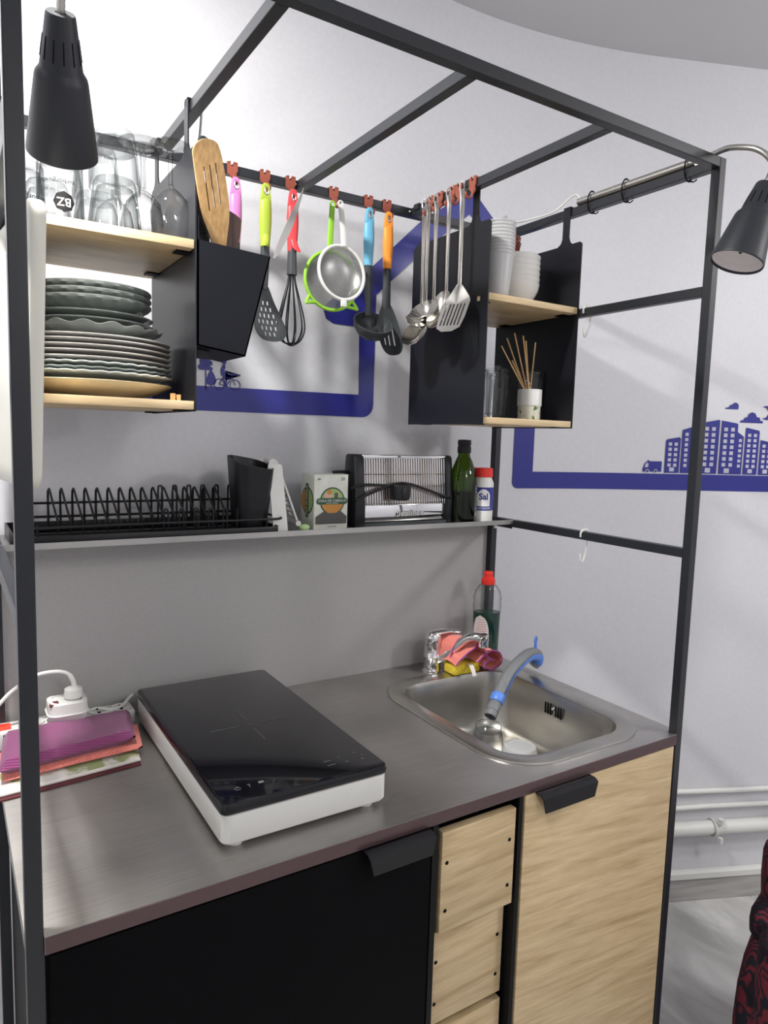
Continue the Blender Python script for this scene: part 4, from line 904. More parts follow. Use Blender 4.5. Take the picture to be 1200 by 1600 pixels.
# salt
sx_, sy_ = -.083, -.060
SK = 1.17
sa = thing('salt_bottle', 'white salt bottle with red cap and blue label reading Sal', 'salt', (sx_, sy_, ZB))
b = B(); b.lathe([(.020, 0), (.0225, .002), (.023, .006), (.023, .084), (.020, .092), (.0185, .094), (.0185, .1)], (sx_, sy_, ZB), 32); obj('bottle_body', b, 'white', parent=sa, world=True)
b = B(); b.lathe([(.0195, .097), (.0205, .098), (.0205, .115), (.019, .1165), (.002, .117)], (sx_, sy_, ZB), 32); obj('cap', b, 'redcap', parent=sa, world=True, label='red cap')
va = math.atan2(CAM.y-sy_, CAM.x-sx_)+.12
b = B(); b.grid(cyl_patch((sx_, sy_, ZB), .0234, va-1.5, va+1.5, .027, .076, 24)); lb = obj('blue_label', b, 'inkblue', parent=sa, world=True, label='blue label')
b = B(); rows = []
for i in range(13):
    v = i/12; z = .036+.036*v; hw = .62 if v < .62 else .62*(1-((v-.62)/.38)**2*.75) if v < .99 else .12
    rows.append([V((sx_+.0237*math.cos(va+hw*(-1+2*j/8)), sy_+.0237*math.sin(va+hw*(-1+2*j/8)), ZB+z)) for j in range(9)])
b.grid(rows); obj('label_window', b, 'inkw', parent=lb, world=True, root=sa)
def wraptext(s, size, c, r, ang, z, flip=1, bold=0):
    t = text_bm(s, size, .0001, bold)
    for v in t.verts:
        a = ang+v.co.x*flip/r; rr_ = r+v.co.z; zz = v.co.y*flip; v.co = V((c[0]+rr_*math.cos(a), c[1]+rr_*math.sin(a), z+zz))
    return t
obj('word', B().add(wraptext('Sal', .0185, (sx_, sy_), .0240, va, ZB+.056, bold=.0005)), 'inkblue', parent=lb, world=True, root=sa, smooth=False)
obj('word', B().add(wraptext('ENSTADIUM', .0062, (sx_, sy_), .0238, va, ZB+.0315)), 'inkw', parent=lb, world=True, root=sa, smooth=False)
sa.scale = (SK, SK, SK)
# ================================================================ PLATES
px_, py_ = -1.005, -.145
def plate(name, label, z, R, h, m, wob=None, foot=.55, rim=.0025, group='stacked plates and dishes'):
    t = thing(name, label, 'plate', (px_, py_, z), group=group)
    b = B(); fr_ = R*foot
    b.grid([[V((r*(1+(wob(a)*(r/R)**3 if wob else 0))*math.cos(a), r*(1+(wob(a)*(r/R)**3 if wob else 0))*math.sin(a), zz+(wob(a)*.11*(r/R)**4 if wob else 0))) for a in [2*math.pi*k/144 for k in range(144)]] for r, zz in ((.002, .002), (fr_-.004, .002), (fr_, 0), (fr_+.004, .0015), (R*.8, h*.45), (R-.001, h-rim), (R, h-rim*.4), (R-.0015, h), (R*.8, h*.45+rim), (fr_, .0045), (.002, .0045))], closed_v=True)
    obj('dish', b, m, parent=t, smooth=True)
    return t
sc1 = lambda a: .012*abs(math.sin(a*16)); sc2 = lambda a: .022*math.sin(a*16)
stack = [(1.5125, .124, .026, 'cream', None, 'cream deep dish at the very bottom of the plate stack', .5),
         (1.5365, .125, .014, 'plateclear', sc1, 'clear scalloped glass plate right above the cream dish', .6),
         (1.5445, .122, .012, 'plateglass', sc1, 'smoked scalloped glass plate between two clear glass plates', .6),
         (1.5525, .121, .012, 'plateclear', sc1, 'clear scalloped glass plate under the lowest white dinner plate', .6),
         (1.5610, .121, .012, 'plate', None, 'lowest of the white dinner plates, on the scalloped glass ones', .6),
         (1.5700, .122, .012, 'plate', None, 'second white dinner plate from the bottom of the white ones', .6),
         (1.5785, .122, .012, 'plate', None, 'third white dinner plate, middle of the white ones', .6),
         (1.5870, .122, .012, 'plate', None, 'second white dinner plate from the top of the white ones', .6),
         (1.5955, .121, .011, 'plate', None, 'topmost of the white dinner plates, below the smoked scalloped plate', .6),
         (1.6060, .107, .020, 'plateglass', sc2, 'smoked glass plate with a wavy cut rim sticking out of the stack', .6),
         (1.6230, .094, .012, 'plateglass', None, 'plain smoked side plate, lower of the two', .6),
         (1.6330, .094, .013, 'plateglass', None, 'plain smoked side plate, upper of the two', .6)]
for z, R, h, m_, wb, lab, ft in stack: plate('dinner_plate' if R > .11 else 'side_plate', lab, z, R, h, m_, wb, ft)
for k in range(3):
    z = 1.645+k*.0105
    t = thing('glass_bowl', ['smoked patterned glass bowl, lowest of three at the top of the plate stack', 'smoked patterned glass bowl, middle of three at the top of the plate stack', 'smoked patterned glass bowl crowning the plate stack'][k], 'bowl', (px_, py_, z), group='stacked plates and dishes')
    b = B()
    b.grid([[V((r*(1+dm*math.cos(a*22+ph))*math.cos(a), r*(1+dm*math.cos(a*22+ph))*math.sin(a), zz)) for a in [2*math.pi*q/132 for q in range(132)]] for r, zz, dm, ph in ((.003, .001, 0, 0), (.045, 0, 0, 0), (.060, .004, .01, 0), (.075, .009, .022, 1.57), (.084, .0145, .022, 3.14), (.090, .019, .012, 4.7), (.091, .0225, 0, 0), (.0895, .024, 0, 0), (.082, .018, 0, 0), (.05, .004, 0, 0), (.003, .003, 0, 0))], closed_v=True)
    obj('dish', b, 'plateglass', parent=t)
b = B(); b.box(-.8995, -.8945, -.262, -.252, 1.5122, 1.5222); b.box(-.908, -.902, -.258, -.250, 1.5122, 1.524); tag(obj('clothes_peg', b, 'bamboo'), 'small wooden peg lying at the front right of the lower plate shelf', 'peg')
# ================================================================ GLASSES (upper left shelf)
ZG = 1.7622
def tumbler(loc, r0=.036, r1=.028, h=.085, label='', name='drinking_glass', facets=0, m='glass2', group='upturned glasses on the upper left shelf'):
    t = thing(name, label, 'glass', loc, group=group); wobf = (lambda a: 1+.03*math.cos(facets*a)) if facets else (lambda a: 1)
    b = B(); b.grid([[V((r*(wobf(a) if q else 1)*math.cos(a), r*(wobf(a) if q else 1)*math.sin(a), z)) for a in [2*math.pi*k/40 for k in range(40)]] for r, z, q in ((r0-.0018, .0, 0), (r0, .0006, 0), (r0*.985+r1*.015, h*.2, 1), (r1*.6+r0*.4, h*.62, 1), (r1, h-.006, 1), (r1-.003, h, 0), (.002, h-.001, 0), (.002, h-.011, 0), (r1-.005, h-.013, 0), (r1*.6+r0*.4-.002, h*.6, 0), (r0-.002, h*.1, 0))], closed_v=True)
    obj('glass_body', b, m, parent=t); return t
g1 = tumbler((-1.062, -.222, ZG), .0330, .0315, .100, 'straight upturned tumbler with black badge and print, right of the cutting board')
va = math.atan2(CAM.y+.222, CAM.x+1.062)
b = B(); P_ = []
for k in range(16):
    a = math.pi*2*k/16; rad = .0150 if k % 2 == 0 else .0134; P_.append((rad*math.cos(a), rad*math.sin(a)))
t = bmesh.new(); t.faces.new([t.verts.new((x, y, 0)) for x, y in P_]); bmesh.ops.triangulate(t, faces=t.faces[:]); bmesh.ops.subdivide_edges(t, edges=t.edges[:], cuts=3, use_grid_fill=True)
for v in t.verts: a = va+.15+v.co.x/.0338; v.co = V((.0338*math.cos(a), .0338*math.sin(a), v.co.y+.028))
b.add(t); bd = obj('black_badge', b, 'ink', parent=g1, label='black eight-sided badge, upside down')
b = B(); b.add(wraptext('BZ', .0165, (0, 0), .0344, va+.15, .028, flip=-1)); obj('badge_letters', b, 'inkw', parent=bd, smooth=False)
b = B(); b.add(wraptext('zurborgunda', .0095, (0, 0), .0342, va-.10, .056, flip=-1)); obj('print', b, 'ink', parent=g1, smooth=False)
g2 = tumbler((-1.108, -.160, ZG), .0330, .0315, .100, 'straight upturned tumbler with print, farthest left behind the cutting board')
b = B(); b.add(wraptext('zurborgunda', .0115, (0, 0), .0342, math.atan2(CAM.y+.225, CAM.x+1.094)+.35, .044, flip=-1)); obj('print', b, 'ink', parent=g2, smooth=False)
tumbler((-.985, -.225, ZG), .0385, .031, .082, 'wide faceted tumbler at the front, lower one of the stacked pair', facets=10, m='glass')
tumbler((-.985, -.225, ZG+.066), .0375, .030, .088, 'wide faceted tumbler at the front, upper one of the stacked pair', facets=10, m='glass')
tumbler((-.995, -.135, ZG), .0385, .031, .082, 'wide faceted tumbler in the second row, lower one of its pair', facets=10, m='glass')
tumbler((-.995, -.135, ZG+.066), .0375, .030, .088, 'wide faceted tumbler in the second row, upper one of its pair', facets=10, m='glass')
tumbler((-1.068, -.120, ZG), .0385, .031, .090, 'wide faceted tumbler behind the printed tumblers', facets=10, m='glass')
def wine(loc, label, h=.165, rb=.034, rf=.034):
    t = thing('wine_glass', label, 'wine glass', loc, group='upturned wine glasses on the upper left shelf')
    b = B(); b.lathe([(rb*.80, 0), (rb*.82, .0006), (rb*.97, h*.2), (rb, h*.30), (rb*.86, h*.44), (rb*.45, h*.53), (.006, h*.565), (.0036, h*.62), (.0034, h*.88), (.006, h*.95), (rf*.6, h*.985), (rf, h*.995), (rf, h), (.002, h), ], (0, 0, 0), 36)
    obj('bowl_and_stem', b, 'glass2', parent=t)
    b = B(); b.lathe([(.0040, h*.60), (.0036, h*.7), (.0036, h*.9), (.0055, h*.945)], (0, 0, 0), 14); obj('stem', b, 'glass', parent=t)
    return t
wine((-.902, -.232, ZG), 'wine glass upside down nearest the right end panel, front', .152, .031, .031)
wine((-.934, -.190, ZG), 'wine glass upside down behind the front one, with the lower foot', .152, .031, .031)
wine((-.915, -.100, ZG), 'tall wine glass upside down with the widest and highest foot', .195, .036, .038)
wine((-.958, -.080, ZG), 'wine glass upside down at the back, mostly behind the faceted tumblers', .175, .033, .033)
MT['cork'] = noisy(mat('amber_coaster', (.6, .28, .05), .6), 80, (.50, .22, .03), (.75, .40, .08))
tag(obj('amber_tray', B().lathe([(.038, 0), (.040, .003), (.040, .011), (.038, .013), (.036, .005), (.002, .004)], (-.936, -.165, ZG-.0), 36), 'cork'), 'round amber tray behind the wine glass bowls', 'tray')
# ================================================================ RIGHT CABINET ITEMS
bx_, by_ = -.110, -.165
for k in range(6):
    t = thing('bowl', ['white ceramic bowl at the bottom of the bowl stack', 'white ceramic bowl second from the bottom of the stack', 'white ceramic bowl third from the bottom of the stack', 'white ceramic bowl third from the top of the stack', 'white ceramic bowl second from the top, under the last white one', 'topmost white ceramic bowl, under the brown bowls'][k], 'bowl', (bx_, by_, ZG+k*.0118), group='white bowls on the upper right shelf')
    if k == 0:
        b = B(); b.lathe([(.030, .0), (.033, .001), (.034, .004), (.048, .022), (.0575, .040), (.0595, .050), (.0605, .055), (.059, .057), (.0575, .051), (.053, .035), (.03, .008), (.002, .005)], (0, 0, 0), 48); me0 = obj('bowl_body', b, 'ceramic', parent=t)
    else:
        c = me0.copy(); C.objects.link(c); c.parent = t
for k, (z, R) in enumerate(((.119, .034), (.131, .033))):
    t = thing('brown_bowl', ['lower glossy brown bowl on the white bowls', 'upper glossy brown bowl on top of the stack'][k], 'bowl', (bx_-.016, by_+.01, ZG+z), group='brown bowls')
    b = B(); b.lathe([(.024, .0), (.026, .001), (R-.003, .014), (R, .026), (R-.0015, .028), (R-.004, .022), (.02, .004), (.002, .004)], (0, 0, 0), 40); obj('bowl_body', b, 'terra', parent=t)
cx0, cy0 = -.217, -.236
for k in range(10):
    t = thing('plastic_cup', 'clear disposable plastic cup, '+['lowest', 'second from the bottom', 'third from the bottom', 'fourth from the bottom', 'fifth from the bottom', 'fifth from the top', 'fourth from the top', 'third from the top', 'second from the top', 'topmost'][k]+' of the nested stack', 'cup', (cx0, cy0, ZG+.0005+k*.0070), group='nested plastic cups')
    if k == 0:
        b = B(); b.lathe([(.023, .0), (.024, .001), (.0325, .088), (.0345, .090), (.0345, .0925), (.0325, .092)], (0, 0, 0), 28); cup0 = obj('cup_body', b, 'pcup', parent=t)
    else:
        c = cup0.copy(); C.objects.link(c); c.parent = t
b = B(); rows = []
for i in range(22):
    u = i/21; row = []
    for j in range(16):
        a = 2*math.pi*j/16; rad = .034*math.sin(math.pi*min(1, u*1.05+.12))**.5*(1+.22*noise.noise(V((math.cos(a)*2, math.sin(a)*2, u*5))))+.004
        c = V((cx0+.022+.060*u, cy0+.02+.05*u, ZG+.152+.022*math.sin(u*3.0)-.012*u)); row.append(c+V((rad*.35*math.cos(a), rad*.7*math.cos(a), rad*.62*math.sin(a)))+V((1, 1, 1))*.004*noise.noise(c*60+V((a, a, 0))))
    rows.append(row)
b.grid(rows, closed_v=True); tag(obj('plastic_bag', b, 'film'), 'crumpled clear plastic bag over the cup stack and brown bowls', 'plastic bag')
ZL = 1.5122
def jar(loc, label, h=.112, r=.030):
    t = thing('glass_jar', label, 'glass', loc, group='clear glasses on the lower right shelf')
    b = B(); fl = lambda a: 1+.03*math.cos(9*a)
    b.grid([[V((rd*(fl(a) if q else 1)*math.cos(a), rd*(fl(a) if q else 1)*math.sin(a), z)) for a in [2*math.pi*k/54 for k in range(54)]] for rd, z, q in ((.002, .001, 0), (r*.80, 0, 0), (r*.88, .002, 0), (r*.9, .006, 1), (r, h*.8, 1), (r*1.02, h*.88, 0), (r*.92, h*.91, 0), (r*.92, h*.93, 0), (r*1.0, h*.95, 0), (r*1.0, h, 0), (r*.92, h, 0), (r*.88, h*.9, 0), (r*.78, .010, 0), (.002, .009, 0))], closed_v=True)
    obj('glass_body', b, 'glass', parent=t); return t
jar((-.214, -.215, ZL), 'tall clear fluted glass next to the left side panel')
jar((-.150, -.175, ZL), 'tall clear fluted glass behind the sticks')
jar((-.050, -.180, ZL), 'tall clear fluted glass right of the reed diffuser', r=.032)
jar((-.115, -.07, ZL), 'tall clear fluted glass at the back between the others')
dx_, dy_ = -.100, -.228
df = thing('reed_diffuser', 'reed diffuser jar with white collar and botanical print', 'diffuser', (dx_, dy_, ZL))
b = B(); b.lathe([(.022, 0), (.0245, .002), (.025, .006), (.025, .031), (.002, .031)], (0, 0, 0), 32)
MT['botan'] = noisy(mat('botanical_print', (.6, .62, .5), .3), 90, (.10, .16, .04), (.68, .68, .58), lo=.38, hi=.46)
obj('glass_base', b, 'botan', parent=df, label='clear base with leaf print')
b = B(); b.lathe([(.0262, .031), (.027, .032), (.027, .0665), (.026, .068), (.010, .068), (.009, .064), (.002, .064)], (0, 0, 0), 36); obj('collar', b, 'white', parent=df, label='white collar')
for tx, ty, tz in ((-.082, .01, .158), (-.058, .02, .178), (-.050, .005, .188), (-.038, -.01, .182), (-.020, .0, .174), (.014, .005, .174), (-.044, .015, .130)):
    b = B(); b.tube([V((tx*.1, ty*.2, .058)), V((tx, ty, tz))], .0016, 7); obj('reed_stick', b, 'bamboo', parent=df)
# ================================================================ UTENSILS ON THE BACK RAIL
YF = YB-S
def clip(x, y, group='brown hooks clipped to the rails', label=None, rz=0):
    return (x, y)
def make_clip(label, loc, rz=0):
    t = thing('rail_hook', label, 'hook', loc, rz, group='brown hooks clipped to the rails'); t.scale = (1.25, 1, 1)
    # local: rail face at y=0, rail behind (+y), top of rail z=0
    poly = [(-.0085, -.018), (-.0085, .003), (-.0030, .005), (-.0030, -.004), (.0020, -.004), (.0020, .005), (.0085, .004), (.0085, -.012), (.0060, -.016), (.0075, -.024), (.0030, -.030), (-.0030, -.024)]
    b = B(); b.xz(poly, -.0035, -.0010); b.box(-.0080, -.003, -.0035, S+.003, .0006, .0030); b.box(.002, .0080, -.0035, S+.003, .0006, .0030); b.box(-.0080, .0080, S+.0008, S+.003, -.012, .0030)
    cp = obj('clip', b, 'clip', parent=t)
    b = B(); b.tube(spline([V((.002, -.003, -.022)), V((.002, -.006, -.034)), V((.002, -.014, -.040)), V((.002, -.021, -.036)), V((.002, -.021, -.030))], 5), .0024, 8); obj('hook_arm', b, 'clip', parent=t)
    return t
hk = None
def add_clip(label, loc, rz=0):
    global hk
    if hk is None: hk = make_clip(label, loc, rz); return hk
    return dup(hk, loc, label, rz)
for x, lab in ((-.727, 'holding the pink-handled utensil'), (-.659, 'holding the lime green skimmer'), (-.603, 'holding the red whisk'), (-.503, 'holding the sieves'), (-.417, 'holding the blue ladle'), (-.369, 'holding the orange slotted spoon')):
    add_clip('brown plastic hook on the back rail '+lab, (x, YF, H))
def rows_handle(prof, n=16):
    # prof: (z, halfwidth x, halfdepth y, xoff)
    return [[V((xo+hx_*math.cos(a), hy_*math.sin(a), z)) for a in [2*math.pi*k/n for k in range(n)]] for z, hx_, hy_, xo in prof]
def soft_handle(t, col, thumb=1):
    # silicone handle with hang hole at the top: local z down from 0
    b = B(); hole = closed2([(-.0030, -.010), (.0030, -.010), (.0042, -.018), (.0, -.023), (-.0042, -.018)], 4)
    out = closed2([(-.0065, -.001), (.0065, -.001), (.0090, -.018), (.0112, -.036), (.0122, -.030-.02), (-.0122, -.050), (-.0112, -.036), (-.0090, -.018)], 4)
    out = [(-.0035, .0), (.0035, .0), (.0070, -.004), (.0088, -.012), (.0100, -.022), (.0112, -.034), (-.0112, -.034), (-.0100, -.022), (-.0088, -.012), (-.0070, -.004)]
    b.xz(out, -.0045, .0045, bev=.002, holes=[hole])
    b.grid(rows_handle([(-.030, .0108, .0048, 0), (-.036, .0118, .007, 0), (-.055, .0128, .009, 0), (-.075, .0128, .0095, 0), (-.09, .0118, .009, 0), (-.105, .0108, .0085, 0), (-.122, .0098, .0082, 0), (-.1222, .007, .006, 0)]), closed_v=True, cap=True)
    if thumb:
        b.grid([[p+V((0, 0, 0)) for p in r] for r in [[V((c_[0]+ww*math.cos(a), c_[1]+hh*math.sin(a), c_[2])) for a in [2*math.pi*k/12 for k in range(12)]] for c_, ww, hh in (((.0, -.004, -.100), .008, .006), ((.002*thumb, -.009, -.112), .008, .005), ((.006*thumb, -.014, -.121), .007, .003), ((.008*thumb, -.016, -.124), .003, .0015))]], closed_v=True, cap=True)
    h = obj('handle', b, col, parent=t)
    b = B(); hh = [(x*.98, z) for x, z in hole]; b.tube([V((x, -.0046, z)) for x, z in hole], .0007, 5, closed=True); obj('hang_ring', b, 'silver', parent=h, label='metal rim of the hang hole')
    return h
def neck(t, m='darkgrey', L0=-.118, L1=-.20):
    b = B(); b.grid(rows_handle([(L0, .0090, .0075, 0), (-.14, .0094, .0070, 0), (-.165, .0085, .006, 0), (L1, .0065, .0042, 0)]), closed_v=True, cap=True); return obj('neck', b, m, parent=t)
def curved_plate(poly, holes, th, bend, m, t, name='head', subdiv=0, y0=0):
    b = B(); tb_ = B(); tb_.prism(poly, lambda a, c: V((a, 0, c)), lambda a, c: V((a, th, c)), holes=holes)
    zt_ = max(p[1] for p in poly)
    for v in tb_.bm.verts: v.co.y += y0+bend*(zt_-v.co.z)**2*-1+ 9*v.co.x**2*(-1)
    b.add(tb_.bm); return obj(name, b, m, parent=t)
YU = -.048
# 1 pink
u = thing('turner', 'pink-handled utensil hanging behind the black bin', 'utensil', (-.727, YU, 1.955)); soft_handle(u, 'pink', 0); neck(u)
b = B(); b.xz(closed2([(-.010, -.195), (.010, -.195), (.032, -.225), (.034, -.29), (-.034, -.29), (-.032, -.225)], 3), -.001, .002); obj('head', b, 'darkgrey', parent=u)
# 2 lime skimmer
u = thing('skimmer', 'slotted skimmer with lime green handle hanging from the back rail', 'utensil', (-.665, YU, 1.957)); soft_handle(u, 'lime', -1); neck(u, L1=-.205)
holes = []
for r_i, (zz, n_) in enumerate(((-.232, 2), (-.245, 3), (-.258, 4), (-.271, 5), (-.284, 4), (-.296, 3))):
    for k in range(n_):
        xx = (k-(n_-1)/2)*.0095; holes.append([(xx-.0018, zz-.004), (xx+.0018, zz-.004), (xx+.0018, zz+.004), (xx-.0018, zz+.004)])
curved_plate(closed2([(-.007, -.198), (.007, -.198), (.018, -.228), (.029, -.262), (.033, -.290), (.018, -.309), (-.018, -.309), (-.033, -.290), (-.029, -.262), (-.018, -.228)], 4), holes, .0022, 3.0, 'darkgrey', u)
# 3 red whisk
u = thing('whisk', 'balloon whisk with bright red handle hanging from the back rail', 'whisk', (-.606, YU, 1.957)); soft_handle(u, 'red', 1)
b = B(); b.grid(rows_handle([(-.112, .0085, .0085, 0), (-.125, .0092, .009, 0), (-.168, .0105, .0100, 0), (-.169, .009, .009, 0)]), closed_v=True, cap=True); obj('neck', b, 'darkgrey', parent=u)
for k in range(5):
    a = math.pi*k/5+.15; ca, sa_ = math.cos(a), math.sin(a)
    P_ = [(.0055, -.160), (.0085, -.185), (.019, -.225), (.0275, -.262), (.0265, -.285), (.016, -.303), (.0, -.310+.0012*k), (-.016, -.303), (-.0265, -.285), (-.0275, -.262), (-.019, -.225), (-.0085, -.185), (-.0055, -.160)]
    b = B(); b.tube(spline([V((x*ca, x*sa_, z)) for x, z in P_], 5), .0015, 7); obj('whisk_wire', b, 'matblack', parent=u)
# 4 sieves
u = thing('sieve', 'white-rimmed fine mesh sieve hanging in front of the green one', 'sieve', (-.510, YU-.030, 1.955))
RX = .0535
def ringpts(c, r, n=40, tilt=0, ry=None): return [V((c[0]+r*math.cos(a), c[1]+(ry or r)*math.sin(a)*math.sin(tilt), c[2]+(ry or r)*math.sin(a)*math.cos(tilt))) for a in [2*math.pi*k/n for k in range(n)]]
b = B(); b.tube(ringpts((.004, 0, -.152), RX, tilt=.12, ry=.056), .0036, 9, closed=True); b.box(-.002, .010, -.014, -.008, -.223, -.210, bev=.0005); obj('rim', b, 'white', parent=u)
b = B(); b.grid([[V((.004+r*math.cos(a), y+r*math.sin(a)*.12, -.152+r*1.04*math.sin(a))) for a in [2*math.pi*k/40 for k in range(40)]] for r, y in ((.053, .001), (.050, .010), (.042, .018), (.030, .024), (.014, .0265), (.001, .027))], closed_v=True)
m = MT['mesh_steel']; N, L, bb = nodes(m); tc = N.new('ShaderNodeTexCoord'); ck = N.new('ShaderNodeTexChecker'); ck.inputs['Scale'].default_value = 700; L.new(tc.outputs['Object'], ck.inputs[0]); mr2 = N.new('ShaderNodeMapRange'); mr2.inputs['To Min'].default_value = .45; mr2.inputs['To Max'].default_value = 1; L.new(ck.outputs[1], mr2.inputs[0]); L.new(mr2.outputs[0], bb.inputs['Alpha'])
obj('mesh_bowl', b, 'mesh_steel', parent=u)
b = B(); b.tube([V((.010, .004, -.098)), V((.010, .010, -.06)), V((.008, .018, -.012))], [.0045, .0045, .0045], 8, sx=1.5); b.tube(ringpts((.008, .019, -.007), .005, 16), .0018, 6, closed=True); obj('handle', b, 'white', parent=u)
u = thing('sieve', 'larger lime green rimmed sieve hanging behind the white one', 'sieve', (-.512, YU+.004, 1.957))
b = B(); b.tube(ringpts((.000, 0, -.166), .062, 44, ry=.060), .0038, 9, closed=True)
for sg in (-1, 1): b.tube(spline([V((sg*.050, 0, -.200)), V((sg*.058, -.004, -.212)), V((sg*.061, -.006, -.219)), V((sg*.053, -.004, -.217)), V((sg*.036, 0, -.215))], 4), .0034, 7)
obj('rim', b, 'green', parent=u)
b = B(); b.grid([[V((r*math.cos(a), y, -.166+r*.97*math.sin(a))) for a in [2*math.pi*k/40 for k in range(40)]] for r, y in ((.060, .001), (.057, .009), (.048, .016), (.034, .021), (.016, .0235), (.001, .024))], closed_v=True); obj('mesh_bowl', b, 'mesh_steel', parent=u)
b = B(); b.tube([V((-.006, 0, -.108)), V((-.004, .0, -.06)), V((-.002, 0, -.014))], [.0045, .0042, .004], 8, sx=1.6); b.tube(ringpts((-.001, 0, -.009), .0055, 16), .002, 6, closed=True); obj('handle', b, 'green', parent=u)
# 5 blue ladle
u = thing('ladle', 'grey ladle with sky blue handle hanging from the back rail', 'ladle', (-.425, YU, 1.957)); soft_handle(u, 'skyblue', 0)
b = B(); b.grid(rows_handle([(-.118, .0095, .0078, 0), (-.15, .010, .0075, .001), (-.185, .0095, .006, .003), (-.21, .008, .0045, .004), (-.228, .010, .003, .005)]), closed_v=True, cap=True); obj('neck', b, 'darkgrey', parent=u)
b = B(); q = V((0, 0, 1)).rotation_difference(V((-.12, -.62, .78)).normalized())
b.grid([[V((.005, -.016, -.252))+q @ V((r*1.2*math.cos(a), r*1.2*math.sin(a), z*1.15)) for a in [2*math.pi*k/36 for k in range(36)]] for r, z in ((.001, -.026), (.014, -.024), (.026, -.016), (.034, -.004), (.0365, .006), (.0365, .008), (.034, .008), (.032, -.002), (.024, -.013), (.012, -.0205), (.001, -.022))], closed_v=True)
obj('bowl', b, 'darkgrey', parent=u)
# 6 orange slotted spoon
u = thing('slotted_spoon', 'grey slotted spoon with orange handle hanging at the right end of the back rail', 'spoon', (-.376, YU, 1.957)); soft_handle(u, 'orange', -1)
b = B(); b.grid(rows_handle([(-.118, .0095, .0078, 0), (-.15, .0092, .007, .0), (-.185, .0105, .005, .0), (-.215, .013, .003, .0)]), closed_v=True, cap=True); obj('neck', b, 'darkgrey', parent=u)
hl = [[(x_-.0022, -.290), (x_+.0022, -.290), (x_+.0022, -.250), (x_-.0022, -.250)] for x_ in (-.012, 0, .012)]
curved_plate(closed2([(-.010, -.198), (.010, -.198), (.022, -.222), (.029, -.255), (.030, -.285), (.018, -.308), (-.010, -.312), (-.026, -.296), (-.029, -.262), (-.022, -.226)], 4), hl, .0024, 2.5, 'darkgrey', u)
# ================================================================ STEEL SET ON THE CROSS BAR
XF = X3-S/2
for y, lab in ((-.106, 'nearest the wall'), (-.140, 'second from the wall'), (-.183, 'in the middle of the row'), (-.205, 'next to the middle one'), (-.250, 'nearest the cabinet strap')):
    add_clip('brown hook on the cross bar with the steel utensils, '+lab, (XF, y, H), -math.pi/2)
def steel_handle(t, L_=.225):
    # local: x = width, y = outwards(-y towards viewer side), z down
    b = B(); b.grid([[V((hx_*math.cos(a), yy+.0012*math.sin(a), z)) for a in [2*math.pi*k/12 for k in range(12)]] for z, hx_, yy in ((-.012, .0055, -.004), (-.03, .0060, -.001), (-.09, .0048, 0), (-.16, .0040, 0), (-L_, .0045, 0))], closed_v=True, cap=True)
    b.tube(spline([V((-.0048, -.0035, -.014)), V((-.0042, -.005, -.003)), V((0, -.006, .002)), V((.0042, -.005, -.003)), V((.0048, -.0035, -.014))], 5), .0015, 7)
    return obj('handle', b, 'utensil', parent=t)
def scoop(t, c, rx, rz_, depth, name='bowl', tilt=0.0, th=.0010):
    b = B(); rows = []
    for i in range(9):
        s_ = i/8
        rows.append([V((c[0]+rx*s_*math.cos(a), c[1]+depth*(1-s_*s_), c[2]+rz_*s_*math.sin(a))) for a in [2*math.pi*k/32 for k in range(32)]])
    b.grid(rows, closed_v=True)
    bmesh.ops.remove_doubles(b.bm, verts=b.bm.verts, dist=1e-5)
    if tilt: bmesh.ops.rotate(b.bm, cent=V((c[0], c[1], c[2]+rz_)), matrix=Matrix.Rotation(tilt, 3, 'X'), verts=b.bm.verts)
    bmesh.ops.solidify(b.bm, geom=b.bm.faces[:], thickness=th)
    return obj(name, b, 'utensil', parent=t)
XS = XF-.017
grp = 'steel utensils on the cross bar'
def steel_thing(name, label, y, rz): return thing(name, label, 'utensil', (XS, y, 1.976), rz, group=grp)
u = steel_thing('serving_spoon', 'long steel spoon whose bowl hangs lowest, nearest the wall', -.106, -1.0); steel_handle(u, .262)
scoop(u, (0, -.004, -.298), .027, .044, .016, tilt=-.80)
u = steel_thing('gravy_ladle', 'steel ladle with rounded bowl turned forward, second in the steel row', -.120, -1.15); steel_handle(u, .225)
b = B(); q = V((0, 0, 1)).rotation_difference(V((-.1, -.75, .65)).normalized())
b.grid([[V((0, -.020, -.248))+q @ V((r*(1+sp_*max(0, math.cos(a*2))**6)*math.cos(a), r*math.sin(a), z)) for a in [2*math.pi*k/40 for k in range(40)]] for r, z, sp_ in ((.001, -.020, 0), (.016, -.0175, 0), (.026, -.009, .02), (.031, .004, .10), (.0325, .0045, .12))], closed_v=True)
bmesh.ops.solidify(b.bm, geom=b.bm.faces[:], thickness=.001); obj('bowl', b, 'utensil', parent=u)
u = steel_thing('soup_ladle', 'steel ladle hanging third in the steel row, bowl seen from the side', -.150, -1.2); steel_handle(u, .218)
scoop(u, (0, -.008, -.252), .032, .036, .022, tilt=-.85)
u = steel_thing('serving_spoon', 'steel spoon seen almost edge-on, left of the slotted turner', -.194, -1.25); steel_handle(u, .212)
scoop(u, (0, -.002, -.250), .026, .048, .014, tilt=-.50)
u = steel_thing('slotted_turner', 'slotted steel turner nearest the cabinet strap', -.238, -1.15); steel_handle(u, .205)
b = B(); tb_ = B(); sl = [[(xx-.0014, -.285), (xx+.0014, -.285), (xx+.0014, -.238), (xx-.0014, -.238)] for xx in (-.0200, -.012, -.004, .004, .012, .0200)]
